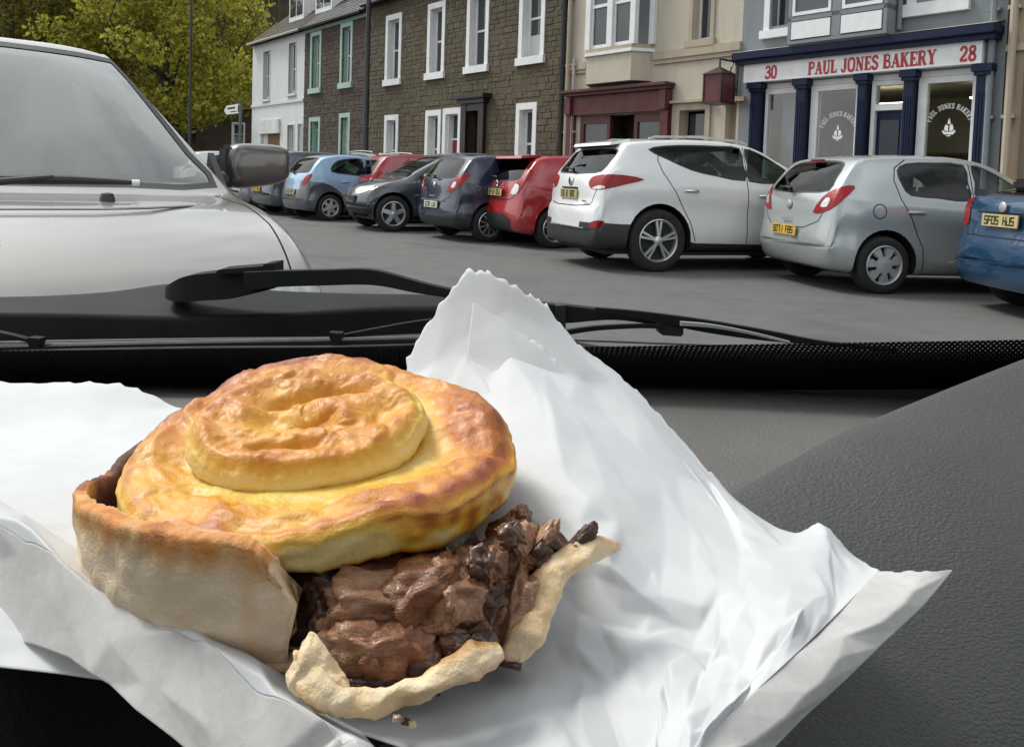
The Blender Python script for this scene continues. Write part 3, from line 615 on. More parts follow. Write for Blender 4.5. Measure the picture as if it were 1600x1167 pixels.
f = MB(); f.box(-1.6, -.6, -.036, -.031, 3.68, 3.76); f.box(-.25, -.08, -.036, -.031, 3.5, 3.82); f.box(-1.2, -.4, -.036, -.031, 3.53, 3.57); f.build('sign_marks', M['iron'], pl)
# ------------------------------------------------------------------ hill, woods, trees
def leafmat(name, stops, transl=.5):
    t = NT(name); g = t.n('NewGeometry'); c = t.ramp(g.outputs['Random Per Island'], stops); t.set(Base_Color=c, Roughness=.6, Specular_IOR_Level=.25)
    tl = t.n('BsdfTranslucent'); t.l(c, tl.inputs[0]); m = t.n('MixShader'); m.inputs[0].default_value = transl
    t.l(t.b.outputs[0], m.inputs[1]); t.l(tl.outputs[0], m.inputs[2]); t.l(m.outputs[0], t.out.inputs['Surface']); return t.m
M['springleaf'] = leafmat('spring_leaves', [(0, (.14, .15, .022)), (.35, (.32, .32, .04)), (.65, (.47, .45, .06)), (.85, (.58, .52, .10)), (1, (.22, .16, .05))])
M['oliveleaf'] = leafmat('olive_leaves', [(0, (.05, .05, .012)), (.4, (.13, .125, .022)), (.75, (.24, .21, .035)), (1, (.12, .085, .03))])
M['twig'] = leafmat('bare_twigs', [(0, (.03, .022, .014)), (.5, (.07, .052, .032)), (1, (.11, .085, .05))], .1)
M['ever'] = leafmat('dark_evergreen', [(0, (.012, .016, .008)), (.5, (.03, .036, .014)), (1, (.055, .055, .02))], .15)
M['bark'] = simple('bark', (.055, .045, .035), .9, var=.4, vs=5, bump=.8, bs=20, bd=.03)
M['hill'] = simple('hillside_soil', (.05, .042, .022), .95, var=.5, vs=.25, bump=.6, bs=.8, bd=.4)
hb = MB(); rows = []
for i in range(24):
    r_ = []
    for j in range(40):
        x = lerp(-190, 60, j/39); y = lerp(85, 200, i/23); k = sstep(85, 150, y)
        r_.append((x, y+noise.noise((x*.05, y*.05, 0))*5, -1+k*46*(1-.35*sstep(0, 60, x))+noise.noise((x*.04, y*.04, 3))*3*k))
    rows.append(r_)
hb.grid(rows); hill = tag(hb.build('hill', M['hill'], smooth=True), kind='structure')
def leafcloud(name, mat, clumps, per, size, seed, parent=None, base=(0, 0, 0), aspect=1.5):
    """many leaf-sized faces spread in clumps: clumps = (x,y,z,radius)"""
    rg = np.random.default_rng(seed); P = []; 
    for x, y, z, r in clumps:
        n = int(per*(r**2)); d = rg.normal(size=(n, 3)); d /= np.linalg.norm(d, axis=1)[:, None]; rad = r*rg.uniform(.25, 1, (n, 1))**.6
        P.append(d*rad*np.array([1, 1, .8])+np.array([x, y, z]))
    P = np.concatenate(P)-np.array(base); n = len(P); a = rg.normal(size=(n, 3)); a /= np.linalg.norm(a, axis=1)[:, None]; b = np.cross(a, rg.normal(size=(n, 3))); b /= np.linalg.norm(b, axis=1)[:, None]
    s = size*rg.uniform(.55, 1.3, (n, 1)); a = a*s*aspect*.5; b = b*s*.5
    V = np.stack([P-a, P-b*1.0+a*.1, P+a, P+b+a*.1], 1).reshape(-1, 3)
    me = bpy.data.meshes.new(name); me.from_pydata(V.tolist(), [], np.arange(4*n).reshape(-1, 4).tolist()); me.materials.append(mat)
    o = bpy.data.objects.new(name, me); COL.objects.link(o)
    if parent: o.parent = parent
    return o
def tree(name, label, base, h, spread, mat, seed, per=132, size=.19, clump=(1.0, 2.0), n=46, low=.25, group=None, bare=False):
    rnd = random.Random(seed); T = thing(name, label, 'tree', base, 0, group); f = MB(); tips = []
    def limb(p, d, L, r, lev):
        pts = [p]; q = Vector(p)
        for k in range(4):
            d = (d+Vector((rnd.uniform(-.22, .22), rnd.uniform(-.22, .22), rnd.uniform(-.05, .2)))).normalized(); q = q+d*L/4; pts.append(q.copy())
            if lev < 3 and k > 0:
                e = (d+Vector((rnd.uniform(-1, 1), rnd.uniform(-1, 1), rnd.uniform(-.1, .6)))).normalized(); limb(q.copy(), e, L*rnd.uniform(.5, .7), r*.5*(1-k*.12), lev+1)
        f.tube(pts, [max(.012, r*(1-.17*k)) for k in range(5)], 6 if lev < 2 else 4, cap=False); tips.append((q.copy(), lev))
    tr = Vector((0, 0, 0)); limb(tr, Vector((0, 0, 1)), h*.75, h*.026, 0)
    for k in range(4):
        a = rnd.uniform(0, 6.28); limb(Vector((0, 0, h*rnd.uniform(.2, .45))), Vector((cos(a), sin(a), .55)).normalized(), spread*.8, h*.012, 1)
    f.build('trunk', M['bark'], T, smooth=True)
    cl = []
    for i in range(n):
        a = rnd.uniform(0, 6.28); zf = rnd.uniform(low, 1); rr = spread*math.sqrt(rnd.random())*(1-.75*abs(zf-.52)**1.6*1.6)
        cl.append((cos(a)*rr, sin(a)*rr, zf*h, rnd.uniform(*clump)))
    leafcloud('crown', mat, cl, per, size, seed, T); return T
def gp(px, D): p = CAMP+(CF+CR*((px-PCX)/FPX))*D; return Vector((p.x, p.y, 0))
tree('spring_tree', 'tallest yellow green tree in young leaf behind the silver car roof', gp(265, 47), 13.5, 6.2, M['springleaf'], 3, per=144, size=.19, n=85, group='trees behind the silver car', low=.3)
tree('spring_tree', 'olive tinted tree in thin leaf at the far left above the silver car', gp(40, 50), 15, 7.0, M['oliveleaf'], 4, per=120, size=.19, n=80, group='trees behind the silver car', low=.3)
tree('spring_tree', 'small yellow green tree overhanging the far stone cottage', gp(345, 62), 14.5, 3.8, M['springleaf'], 5, per=110, size=.2, n=45, group='trees behind the silver car', low=.45)
tree('spring_tree', 'pale green tree between the lamp post and the olive tree', gp(150, 58), 15, 6, M['oliveleaf'], 8, per=110, size=.2, n=60, group='trees behind the silver car', low=.3)
rnd = random.Random(12); cl = []; cl2 = []
for i in range(520):
    x = rnd.uniform(-130, 30); y = rnd.uniform(88, 150); k = sstep(85, 150, y); z = -1+k*46*(1-.35*sstep(0, 60, x))
    (cl if rnd.random() < .72 else cl2).append((x, y, z+rnd.uniform(1, 8), rnd.uniform(1.6, 3.6)))
wd_ = leafcloud('bare_woodland', M['twig'], cl, 26, .55, 77, aspect=4); tag(wd_, 'brown leafless woodland covering the hillside behind the houses', 'woodland', kind='stuff')
wd2 = leafcloud('evergreen_woodland', M['ever'], cl2, 30, .5, 78); tag(wd2, 'dark evergreen growth among bare trees on the hillside', 'woodland', kind='stuff')
for i, (px, D, h) in enumerate([(318, 60, 14), (335, 66, 15), (303, 66, 13), (405, 76, 18), (440, 82, 22), (470, 88, 24)]):
    rnd = random.Random(40+i); T = thing('bare_tree', ['bare grey trunked tree beside the lamp post', 'leaning bare tree left of the stone cottage', 'thin bare tree left of the cottage in shade', 'bare tree rising behind the white house gable', 'tall bare tree behind the white house roof', 'tallest bare tree above the slate roof'][i], 'tree', gp(px, D), 0, 'bare trees near the hillside'); f = MB()
    def br(p, d, L, r, lev):
        pts = [p]; q = Vector(p)
        for k in range(4):
            d = (d+Vector((rnd.uniform(-.2, .2), rnd.uniform(-.2, .2), rnd.uniform(0, .2)))).normalized(); q = q+d*L/4; pts.append(q.copy())
            if lev < 3: br(q.copy(), (d+Vector((rnd.uniform(-.9, .9), rnd.uniform(-.9, .9), rnd.uniform(0, .5)))).normalized(), L*.5, r*.5, lev+1)
        f.tube(pts, [max(.015, r*(1-.18*k)) for k in range(5)], 5 if lev < 2 else 3, cap=False)
    br(Vector((0, 0, 0)), Vector((rnd.uniform(-.1, .1), 0, 1)), h*.8, .2, 0); f.build('trunk', M['bark'], T)
g0 = gp(300, 52); GW = thing('garden_wall', 'low dark brick garden wall beneath the yellow green tree', 'wall', (g0.x-9, g0.y-1, 0), RD(8)); f = MB(); f.box(0, 10.4, 0, .35, 0, 1.75); f.build('wall_body', M['mortar'], GW)
q = stone_mesh(10.4, 1.75, [], rh=(.2, .3), rw=(.3, .6), seed=41).build('stone_facing', M['redstone'], GW); q['kind'] = 'stuff'
f = MB(); f.box(-.05, 10.45, -.06, .42, 1.75, 1.85); f.build('coping', M['kerb'], GW)
# ------------------------------------------------------------------ cars
def paint(name, col, metal=.0, flake=0, rough=.28, coat=.9):
    t = NT(name); t.set(Base_Color=col, Metallic=metal, Roughness=rough, Coat_Weight=coat, Coat_Roughness=.04, Specular_IOR_Level=.5)
    n = t.noise(t.co('Object'), 1.1, 6); f2 = t.noise(t.co('Object', (1, 1, .4)), 7, 5)
    c = t.mix(t.fr(n, .4, .8, 0, .16), col, (.2, .185, .16)); c = t.mix(t.fr(f2, .55, .8, 0, .08), c, (.28, .27, .24)); t.set(Base_Color=c, Roughness=t.fr(n, .3, .8, rough*.85, rough*1.35)); return t.m
M['black_plastic'] = simple('black_plastic', (.022, .023, .024), .55, var=.2, vs=5, bump=.2, bs=300, bd=.001)
M['seam'] = simple('panel_gap', (.006, .006, .006), .8, var=0)
M['rubber'] = simple('tyre_rubber', (.018, .018, .018), .85, var=.3, vs=8, bump=.3, bs=60)
M['alloy'] = simple('alloy', (.58, .59, .6), .3, metal=.75, var=.12, vs=9)
M['alloydull'] = simple('dull_wheel_trim', (.45, .46, .47), .4, metal=.4, var=.15, vs=9)
M['hubdark'] = simple('dark_hub', (.012, .012, .012), .7)
M['chrome'] = simple('chrome', (.75, .76, .77), .12, metal=1, var=.05)
M['redlens'] = (lambda t: (t.set(Base_Color=(.26, .004, .008), Roughness=.22, Coat_Weight=.25, Specular_IOR_Level=.3, Normal=t.bump(t.n('TexVoronoi', Scale=70).outputs[0], .3, .004)), t.m)[1])(NT('red_lens'))
M['clearlens'] = simple('clear_lens', (.6, .6, .6), .15, metal=.35, var=.3, vs=30, coat=1)
M['yplate'] = simple('yellow_plate', (.56, .35, .035), .5, var=.15)
M['wplate'] = simple('white_plate', (.6, .58, .5), .5, var=.1)
M['plateink'] = simple('plate_ink', (.03, .025, .02), .6, var=0)
M['carglass'] = glass('car_glass', (.5, .58, .55), .04, .01)
M['privglass'] = glass('dark_car_glass', (.27, .33, .31), .036, .01)
M['lining'] = simple('car_lining', (.02, .021, .022), .9, var=.2)
M['seatcloth'] = simple('seat_cloth', (.05, .05, .052), .95, var=.3, vs=20)

class CarBody:
    def __init__(s, sp, ds=.065, ns=4):
        s.sp = sp; top = catmull(sp['top'], 8); top = np.array(top)
        for i in range(1, len(top)): top[i, 0] = max(top[i, 0], top[i-1, 0]+.001)
        L = np.concatenate([[0], np.cumsum(np.hypot(*np.diff(top, axis=0).T))]); n = int(L[-1]/ds); q = np.linspace(0, L[-1], n)
        X = np.interp(q, L, top[:, 0]); Z = np.interp(q, L, top[:, 1]); W = sp['w']/2
        x0, x1 = X[0], X[-1]; B = bmesh.new(); rows = []; nl = B.verts.layers.float_vector.new('nrm')
        bot = np.array(catmull(sp['bot'], 4)); belt = np.array(catmull(sp['belt'], 4)); tumble = sp.get('tumble', .79)
        for x, zt in zip(X, Z):
            zb = np.interp(x, bot[:, 0], bot[:, 1]); zs = np.interp(x, belt[:, 0], belt[:, 1])
            pw = 1.0
            dr = (x-x0)/sp.get('rr', .5); df = (x1-x)/sp.get('fr', .9)
            if dr < 1: pw *= 1-sp.get('rt', .10)*(1-dr)**2
            if df < 1: pw *= 1-sp.get('ft', .16)*(1-df)**2
            w_ = W*pw; H = zt-zb; c = max(0, min(1, (zt-zs)/sp.get('crange', .38)))
            zsh = min(zs, zt-.02-.05*min(1, H/.3)); 
            ze = lerp(zt-.02*min(1, H/.3), zt-.06, c); ye = lerp(.93, tumble, c)
            low = [(0, zb), (.4, zb), (.80, zb), (.955, zb+min(.05, .2*H)), (1.0, zb+min(.2, .42*H)), (.982, lerp(zb, zsh, .55)), (1.0, lerp(zb, zsh, .74)), (.985, lerp(zb, zsh, .90)), (lerp(.965, .955, c), zsh)]
            up = [(lerp(.945, lerp(.955, tumble, .5)+.012, c), lerp(zsh, ze, .5)), (ye, ze), (ye-.06, lerp(ze, zt, .62)), (ye*.62, lerp(ze, zt, .93)), (ye*.3, zt-.001), (0, zt)]
            pts = np.array(catmull([(a*w_, z) for a, z in low+up], ns)); rows.append((x, pts))
        m = len(rows[0][1]); V = []
        for x, pts in rows:
            r = []
            full = [(y, z) for y, z in pts]+[(-y, z) for y, z in pts[-2:0:-1]]
            for y, z in full:
                k = abs(y)/W
                xx = x+sp.get('bow', .13)*(k**2.6)*max(0, 1-(x-x0)/.55)**1.2 - sp.get('fbow', .28)*(k**2.2)*max(0, 1-(x1-x)/1.1)**1.2
                # windscreens bow in plan too
                r.append(B.verts.new((xx, y, z)))
            V.append(r)
        for i in range(len(V)-1):
            for j in range(len(V[0])): B.faces.new((V[i][j], V[i][(j+1) % len(V[0])], V[i+1][(j+1) % len(V[0])], V[i+1][j]))
        B.faces.new(V[0][::-1]); B.faces.new(V[-1])
        bmesh.ops.recalc_face_normals(B, faces=B.faces); B.normal_update()
        for v in B.verts: v[nl] = v.normal
        s.bm = B; s.nl = nl
    def carve(s, poly, U, Vv, sel, cut_only=False):
        """cut the outline poly (u,v) into the shell seen along U x V, return the faces inside"""
        U = Vector(U); Vv = Vector(Vv); D = U.cross(Vv); B = s.bm; P = np.array(poly, float)
        if sum(P[i-1][0]*P[i][1]-P[i][0]*P[i-1][1] for i in range(len(P))) < 0: P = P[::-1]
        lo, hi = P.min(0)-.02, P.max(0)+.02
        fs = []
        u0_, u1_, v0_, v1_ = lo[0]-.16, hi[0]+.16, lo[1]-.16, hi[1]+.16; Ux, Uy, Uz = U; Vx, Vy, Vz = Vv
        for f in B.faces:
            q = f.verts[0].co; x_, y_, z_ = q
            a_ = x_*Ux+y_*Uy+z_*Uz
            if a_ < u0_ or a_ > u1_: continue
            a_ = x_*Vx+y_*Vy+z_*Vz
            if a_ < v0_ or a_ > v1_: continue
            us = [v.co.dot(U) for v in f.verts]; vs = [v.co.dot(Vv) for v in f.verts]
            if max(us) < lo[0] or min(us) > hi[0] or max(vs) < lo[1] or min(vs) > hi[1]: continue
            if sel(f.calc_center_median(), f.normal): fs.append(f)
        def geom(fs):
            e = {x for f in fs for x in f.edges}; v = {x for f in fs for x in f.verts}; return list(v)+list(e)+list(fs)
        g = geom(fs)
        for i in range(len(P)):
            a, b = P[i-1], P[i]; d = b-a; n = U*d[1]-Vv*d[0]
            if n.length < 1e-6: continue
            r = bmesh.ops.bisect_plane(B, geom=g, dist=1e-5, plane_co=U*a[0]+Vv*a[1], plane_no=n.normalized())
            g = [x for x in r['geom'] if x.is_valid]
        out = []
        for f in {x for x in g if isinstance(x, bmesh.types.BMFace)}:
            c = f.calc_center_median(); u, v = c.dot(U), c.dot(Vv); ins = False
            for i in range(len(P)):
                (x1, y1), (x2, y2) = P[i-1], P[i]
                if (y1 > v) != (y2 > v) and u < (x2-x1)*(v-y1)/(y2-y1)+x1: ins = not ins
            if ins: out.append(f)
        return out
    def take(s, faces, off=0.):
        """lift faces off the shell into a list (verts, normals, faces)"""
        idx = {}; V = []; N = []; F = []
        for f in faces:
            q = []
            for v in f.verts:
                if v not in idx:
                    idx[v] = len(V); n = Vector(v[s.nl]).normalized(); V.append(tuple(v.co+n*off)); N.append(tuple(n))
                q.append(idx[v])
            F.append(q)
        bmesh.ops.delete(s.bm, geom=list(faces), context='FACES'); return V, N, F
def shell_obj(name, parts, mat, parent, thick=0.):
    V, N, F = [], [], []
    for v, n, f in parts:
        k = len(V); V += v; N += n; F += [[i+k for i in q] for q in f]
    if not F: return None
    me = bpy.data.meshes.new(name); me.from_pydata(V, [], F); me.materials.append(mat)
    me.shade_smooth()
    if len(me.vertices) == len(N): me.normals_split_custom_set_from_vertices(N)
    o = bpy.data.objects.new(name, me); COL.objects.link(o); o.parent = parent; return o
SIDE = lambda sg: ((1, 0, 0), (0, 0, 1), lambda c, n: c.y*sg > .25 and n.y*sg > .12)
REAR = ((0, 1, 0), (0, 0, 1), lambda c, n: c.x < .35 and n.x < -.05)
FRONT = lambda xm: ((0, 1, 0), (0, 0, 1), lambda c, n: c.x > xm and n.x > .03)
TOP = lambda xa, xb: ((1, 0, 0), (0, 1, 0), lambda c, n: xa < c.x < xb and n.z > .3)
def rnd_poly(pts, n=2): return [tuple(p) for p in catmull(pts, n, True)]
def inset(poly, d):
    P = np.array(poly, float); m = len(P); out = []
    ar = sum(P[i-1][0]*P[i][1]-P[i][0]*P[i-1][1] for i in range(m)); sg = 1 if ar > 0 else -1
    for i in range(m):
        a = P[i]-P[i-1]; b = P[(i+1) % m]-P[i]; n1 = np.array((-a[1], a[0]))*sg; n2 = np.array((-b[1], b[0]))*sg
        n1 = n1/(np.hypot(*n1)+1e-9); n2 = n2/(np.hypot(*n2)+1e-9); n = n1+n2; k = max(.5, np.hypot(*n)**2/2); out.append(P[i]+n/k*d)
    return [tuple(p) for p in out]
def seam_polys(line, w=.011):
    out = []
    for a, b in zip(line[:-1], line[1:]):
        a, b = np.array(a, float), np.array(b, float); d = (b-a)/np.hypot(*(b-a)); n = np.array((-d[1], d[0]))*w/2; a = a-d*.003; b = b+d*.003
        out.append([tuple(a-n), tuple(b-n), tuple(b+n), tuple(a+n)])
    return out
def wheel(parent, x, y, r, sgn, style, name='wheel', w=.2, mat=None, steer=0.):
    """lathe tyre + rim with real spokes; the outer face looks along sgn*y"""
    W_ = bpy.data.objects.new(name, None)
    f = MB(); rr = r*.68
    fn = lambda px, py, h: (x+px, y+sgn*h, r+py)
    f.lathe([(rr, -w*.9), (r*.93, -w*.9), (r*.985, -w*.8), (r, -w*.62), (r, -w*.2), (r*.985, -.05*w), (r*.93, .04*w), (r*.8, .07*w), (rr+.012, .045*w), (rr, .0)], fn, 40)
    f.lathe([(r*.84, .066*w), (r*.835, .085*w), (r*.825, .066*w)], fn, 40)
    ty = f.build('tyre', M['rubber'], parent, smooth=True, angle=50); ty.name = 'tyre'
    mat = mat or M['alloy']
    f = MB(); f.lathe([(rr+.004, .012), (rr-.006, .02), (rr-.022, .0), (rr-.03, -.06), (rr-.03, -w*.8)], fn, 40)
    n, kind = style
    def spoke(a, wa, wb, ra, rb, z0=.004, z1=.0, t=.03):
        e = Vector((cos(a), sin(a), 0)); p = Vector((-sin(a), cos(a), 0)); V = []
        for rad, wd, z in ((ra, wa, z0), (rb, wb, z1)):
            for q, zz_ in ((-wd/2, z-t), (-wd/2*.8, z), (wd/2*.8, z), (wd/2, z-t)): c = e*rad+p*q; V.append(fn(c.x, c.y, zz_))
        f.add(V, [(0, 1, 5, 4), (1, 2, 6, 5), (2, 3, 7, 6)])
    for k in range(n):
        a = 2*pi*k/n+.3
        if kind == 'twin':
            for q in (-1, 1):
                spoke(a+q*.13, r*.075, r*.1, rr*.16, rr*.97, .012, .0); 
        elif kind == 'wide': spoke(a, r*.3, r*.26, rr*.12, rr*.97, .015, .0)
        elif kind == 'thin': spoke(a, r*.06, r*.085, rr*.15, rr*.97, .012, .0)
        elif kind == 'trim': spoke(a, r*.1, r*.3, rr*.3, rr*.62, .02, .012); spoke(a, r*.3, r*.38, rr*.6, rr*.97, .012, .0)
        else: spoke(a, r*.14, r*.13, rr*.12, rr*.97, .014, .0)
    f.lathe([(0, .02), (rr*.14, .02), (rr*.22, .008), (rr*.24, -.03)], fn, 20)
    if kind == 'trim': f.lathe([(0, .022), (rr*.3, .022), (rr*.42, .016), (rr*.46, -.0)], fn, 24)
    rm = f.build('rim', mat, ty, smooth=True, angle=35)
    f = MB(); f.lathe([(0, -.05), (rr-.02, -.05)], fn, 24); f.build('brake_disc', M['hubdark'], ty)
    bpy.data.objects.remove(W_); return ty
def plate_text(parent, mat_ink, txt, origin, right, up, nrm, w, h):
    """registration characters as strokes"""
    f = MB(); S7 = {'V': [((0, 1), (.35, 0)), ((.35, 0), (.7, 1))], 'I': [((.35, 0), (.35, 1))]}
    D = {'0': 'abcdef', '1': 'bc', '2': 'abged', '3': 'abgcd', '4': 'fgbc', '5': 'afgcd', '6': 'afgedc', '7': 'abc', '8': 'abcdefg', '9': 'abcdfg', 'S': 'afgcd', 'A': 'abcefg', 'F': 'aefg', 'O': 'abcdef', 'J': 'bcde', 'E': 'adefg', 'L': 'def', 'H': 'bcefg', 'P': 'abefg', 'U': 'bcdef', 'C': 'adef'}
    SEG = {'a': ((0, 1), (.7, 1)), 'b': ((.7, 1), (.7, .5)), 'c': ((.7, .5), (.7, 0)), 'd': ((0, 0), (.7, 0)), 'e': ((0, 0), (0, .5)), 'f': ((0, .5), (0, 1)), 'g': ((0, .5), (.7, .5))}
    o = Vector(origin); r = Vector(right); u = Vector(up); n = Vector(nrm); k = 0; cw = w*.86/len(txt)
    for i, c in enumerate(txt):
        if c == ' ': continue
        for sgm in D.get(c, 'abcdefg'):
            (x1, y1), (x2, y2) = SEG[sgm]; k += 1
            P = lambda x, y: o+r*(w*.07+cw*(i+.08+x))+u*(h*(.2+.6*y))+n*(.002+.0001*(k % 9))
            a, b = P(x1, y1), P(x2, y2); d = (b-a).normalized(); e = d.cross(n).normalized()*h*.065; d = d*h*.05
            f.add([a-e-d, b-e+d, b+e+d, a+e-d], [(0, 1, 2, 3)])
    return f.build('registration', mat_ink, parent)

def build_car(sp, name, label, loc, head, group='cars parked across the street'):
    """sp: profiles and outlines in car space: x forward from the rear axle, y left, z up; loc = ground under the rear axle centre"""
    T = thing(name, label, 'car', loc, head, group); cb = CarBody(sp, sp.get('ds', .08), sp.get('ns', 3)); B = cb.bm; pm = sp['paint']
    W = sp['w']/2; r = sp['r']; wb = sp['wb']; X0 = sp['top'][0][0]; X1 = sp['top'][-1][0]
    ar = r+sp.get('gap', .055); ny = W*.62
    # wheel arches
    for sg in (1, -1):
        for ax in (0, wb):
            c = [(ax+ar*cos(a), r+.02+ar*sin(a)) for a in np.linspace(0, 2*pi, 28, endpoint=False)]
            fs = cb.carve(c, (1, 0, 0), (0, 0, 1), lambda c_, n: c_.y*sg > W*.6 and n.z < .75); bmesh.ops.delete(B, geom=fs, context='FACES')
            fl = cb.carve([(ax-ar, 0), (ax+ar, 0), (ax+ar, r+.02), (ax-ar, r+.02)], (1, 0, 0), (0, 0, 1), lambda c_, n: c_.y*sg > W*.6 and c_.z < r+.02); bmesh.ops.delete(B, geom=fl, context='FACES')
    # glass
    holes = []
    for kind, key in (('side', 'windows'), ('rear', 'rearwin'), ('front', 'screen')):
        polys = sp.get(key, [])
        for poly in polys:
            for sg in ((1, -1) if kind == 'side' else (1,)):
                pr = SIDE(sg) if kind == 'side' else (REAR if kind == 'rear' else FRONT(.6))
                fs = cb.carve(poly, *pr); seal = None
                if not fs: continue
                inn = inset(poly, sp.get('seal', .018)); gl = cb.carve(inn, pr[0], pr[1], (lambda S: (lambda c, n: S(c, n)))(pr[2]))
                gl = [f for f in gl if f.is_valid]
                G_ = cb.take(gl, -.004)
                fs2 = cb.carve(poly, *pr); S_ = cb.take(fs2, -.001)
                holes.append((kind, G_, S_))
    for kind, nm, mt in (('side', 'side_glass', sp.get('sglass', M['carglass'])), ('rear', 'rear_screen', sp.get('rglass', M['privglass'])), ('front', 'windscreen', sp.get('fglass', M['carglass']))):
        for k, G_, S_ in holes:
            if k == kind:
                o = shell_obj(nm, [G_], mt, T)
                if o: shell_obj('window_seal', [S_], M['black_plastic'], o)
    # trim carved from the shell: (name, material, projection, polygon, offset)
    made = {}
    for nm, mt, pj, poly, off in sp.get('trim', []):
        prs = [SIDE(1), SIDE(-1)] if pj == 'side' else [REAR] if pj == 'rear' else [FRONT(.8)] if pj == 'front' else \
              [((0, 1, 0), (0, 0, 1), pr) for pr in ()] if pj == 'none' else None
        if pj == 'corner' or pj == 'fcorner':                    # seen from 45 degrees, both corners
            sx = -1 if pj == 'corner' else 1
            prs = [((-.7071*sx, .7071*sg*1.0, 0), (0, 0, 1), (lambda S: lambda c, n: c.y*S > .1 and n.y*S*.7+n.x*sx*.7 > .15 and (c.x < .6 if sx < 0 else c.x > 1.2))(sg)) for sg in (1, -1)]
        if pj == 'rear2':
            prs = [REAR]; 
        for q, pr in enumerate(prs):
            pl = poly
            if pj in ('corner', 'fcorner'): pl = [((u if q == 0 else u), v) for u, v in poly]
            fs = cb.carve(pl, *pr)
            if fs: made.setdefault((nm, mt.name, q), []).append((cb.take(fs, off), mt))
    for (nm, _, q), L in made.items(): shell_obj(nm, [a for a, b in L], L[0][1], T)
    # panel gaps
    sm = []
    for pj, line in sp.get('seams', []):
        for pr in ([SIDE(1), SIDE(-1)] if pj == 'side' else [REAR] if pj == 'rear' else [TOP(*sp.get('hoodx', (1.6, 9)))]):
            for pl in seam_polys(line, sp.get('seamw', .012)):
                fs = cb.carve(pl, *pr)
                if fs: sm.append(cb.take(fs, -.003))
    # body and its dark lining
    al = list(B.faces); V = cb.take(al); body = shell_obj('body', [V], pm, T)
    v2 = [tuple(Vector(p)-Vector(n)*.02) for p, n in zip(V[0], V[1])]
    shell_obj('lining', [(v2, V[1], V[2])], M['lining'], body)
    if sm: shell_obj('panel_gaps', sm, M['seam'], body)
    # arch liners, floor, seats
    f = MB()
    for sg in (1, -1):
        for ax in (0, wb):
            n = 16; A_ = [(ax+(ar+.004)*cos(a), r+.02+(ar+.004)*sin(a)) for a in np.linspace(-.35, pi+.35, n)]
            yo = sg*(W*.965); yi = sg*(W*.55)
            f.add([(x, yo*(.99), z) for x, z in A_]+[(x, yi, z) for x, z in A_], [(i, i+1, n+i+1, n+i) for i in range(n-1)]+[tuple(range(n, 2*n))])
    f.box(X0+.25, X1-.3, -W*.82, W*.82, .21, .26); f.box(.3, wb-.35, -W*.9, W*.9, .2, .24)
    f.build('underbody', M['seam'], T)
    zc = sp['belt'][1][1]; f = MB()
    for sx in sp.get('seats', (.55, 1.45)):
        for y in (-.36, .36):
            f.box(sx, sx+.5, y-.24, y+.24, .35, .62, .05); f.box(sx-.14, sx+.03, y-.23, y+.23, .5, zc+.12, .05); f.box(sx-.15, sx-.05, y-.11, y+.11, zc+.16, zc+.36, .04)
    f.box(sp.get('dashx', 2.0), sp.get('dashx', 2.0)+.35, -W*.8, W*.8, .6, zc-.02, .04)
    f.build('seats', M['seatcloth'], T, smooth=True, angle=40)
    # wheels
    yo = W-.035
    for sg in (1, -1):
        for ax in (0, wb): wheel(T, ax, sg*yo, r, sg, sp['style'], mat=sp.get('rimmat'))
    # door mirrors
    if 'mirror' in sp:
        mx_, mz = sp['mirror']
        for sg in (1, -1):
            f = MB(); yb = W*.9
            b = bmesh.new(); bmesh.ops.create_cube(b, size=1)
            for v in b.verts: v.co = Vector((mx_+v.co.x*(.12 if v.co.y*sg > 0 else .2), sg*(yb+.16)+v.co.y*.22, mz+v.co.z*(.15 if v.co.y*sg < 0 else .12)))
            bmesh.ops.bevel(b, geom=list(b.edges), offset=.035, segments=3, affect='EDGES'); f.bm(b)
            mo = f.build('door_mirror', sp.get('mirmat', pm), T, smooth=True)
            f = MB(); f.tube([(mx_+.02, sg*(yb-.06), mz-.05), (mx_, sg*(yb+.1), mz-.05)], .03, 8); f.build('mirror_arm', M['black_plastic'], mo)
    for hx, hz in sp.get('handles', []):
        for sg in (1, -1):
            yy = sg*(W*.985); f = MB(); f.tube([(hx-.11, yy-sg*.01, hz), (hx-.08, yy+sg*.03, hz+.004), (hx+.08, yy+sg*.03, hz+.004), (hx+.11, yy-sg*.01, hz)], [.012, .017, .017, .012], 8); f.build('door_handle', sp.get('handlemat', pm), T, smooth=True)
    # tailgate furniture: placed on the rear surface by ray casting on the finished body is avoided; explicit positions
    if 'plate' in sp:
        px, pz, pmat, txt, tilt = sp['plate']; f = MB(); u = Vector((sin(tilt), 0, cos(tilt))); n = Vector((-cos(tilt), 0, sin(tilt))); o = Vector((px, .26, pz)); rt = Vector((0, -1, 0))
        f.prism([(-.004, 0), (.524, 0), (.524, .112), (-.004, .112)], lambda a, b, k: tuple(o+rt*a+u*b-n*.012*k)); p_ = f.build('number_plate', pmat, T)
        plate_text(p_, M['plateink'], txt, o, rt, u, n, .52, .111)
    for nm, mt, mbx in sp.get('extras', lambda: [])(): mbx.build(nm, mt, T, smooth=True, angle=40)
    return T
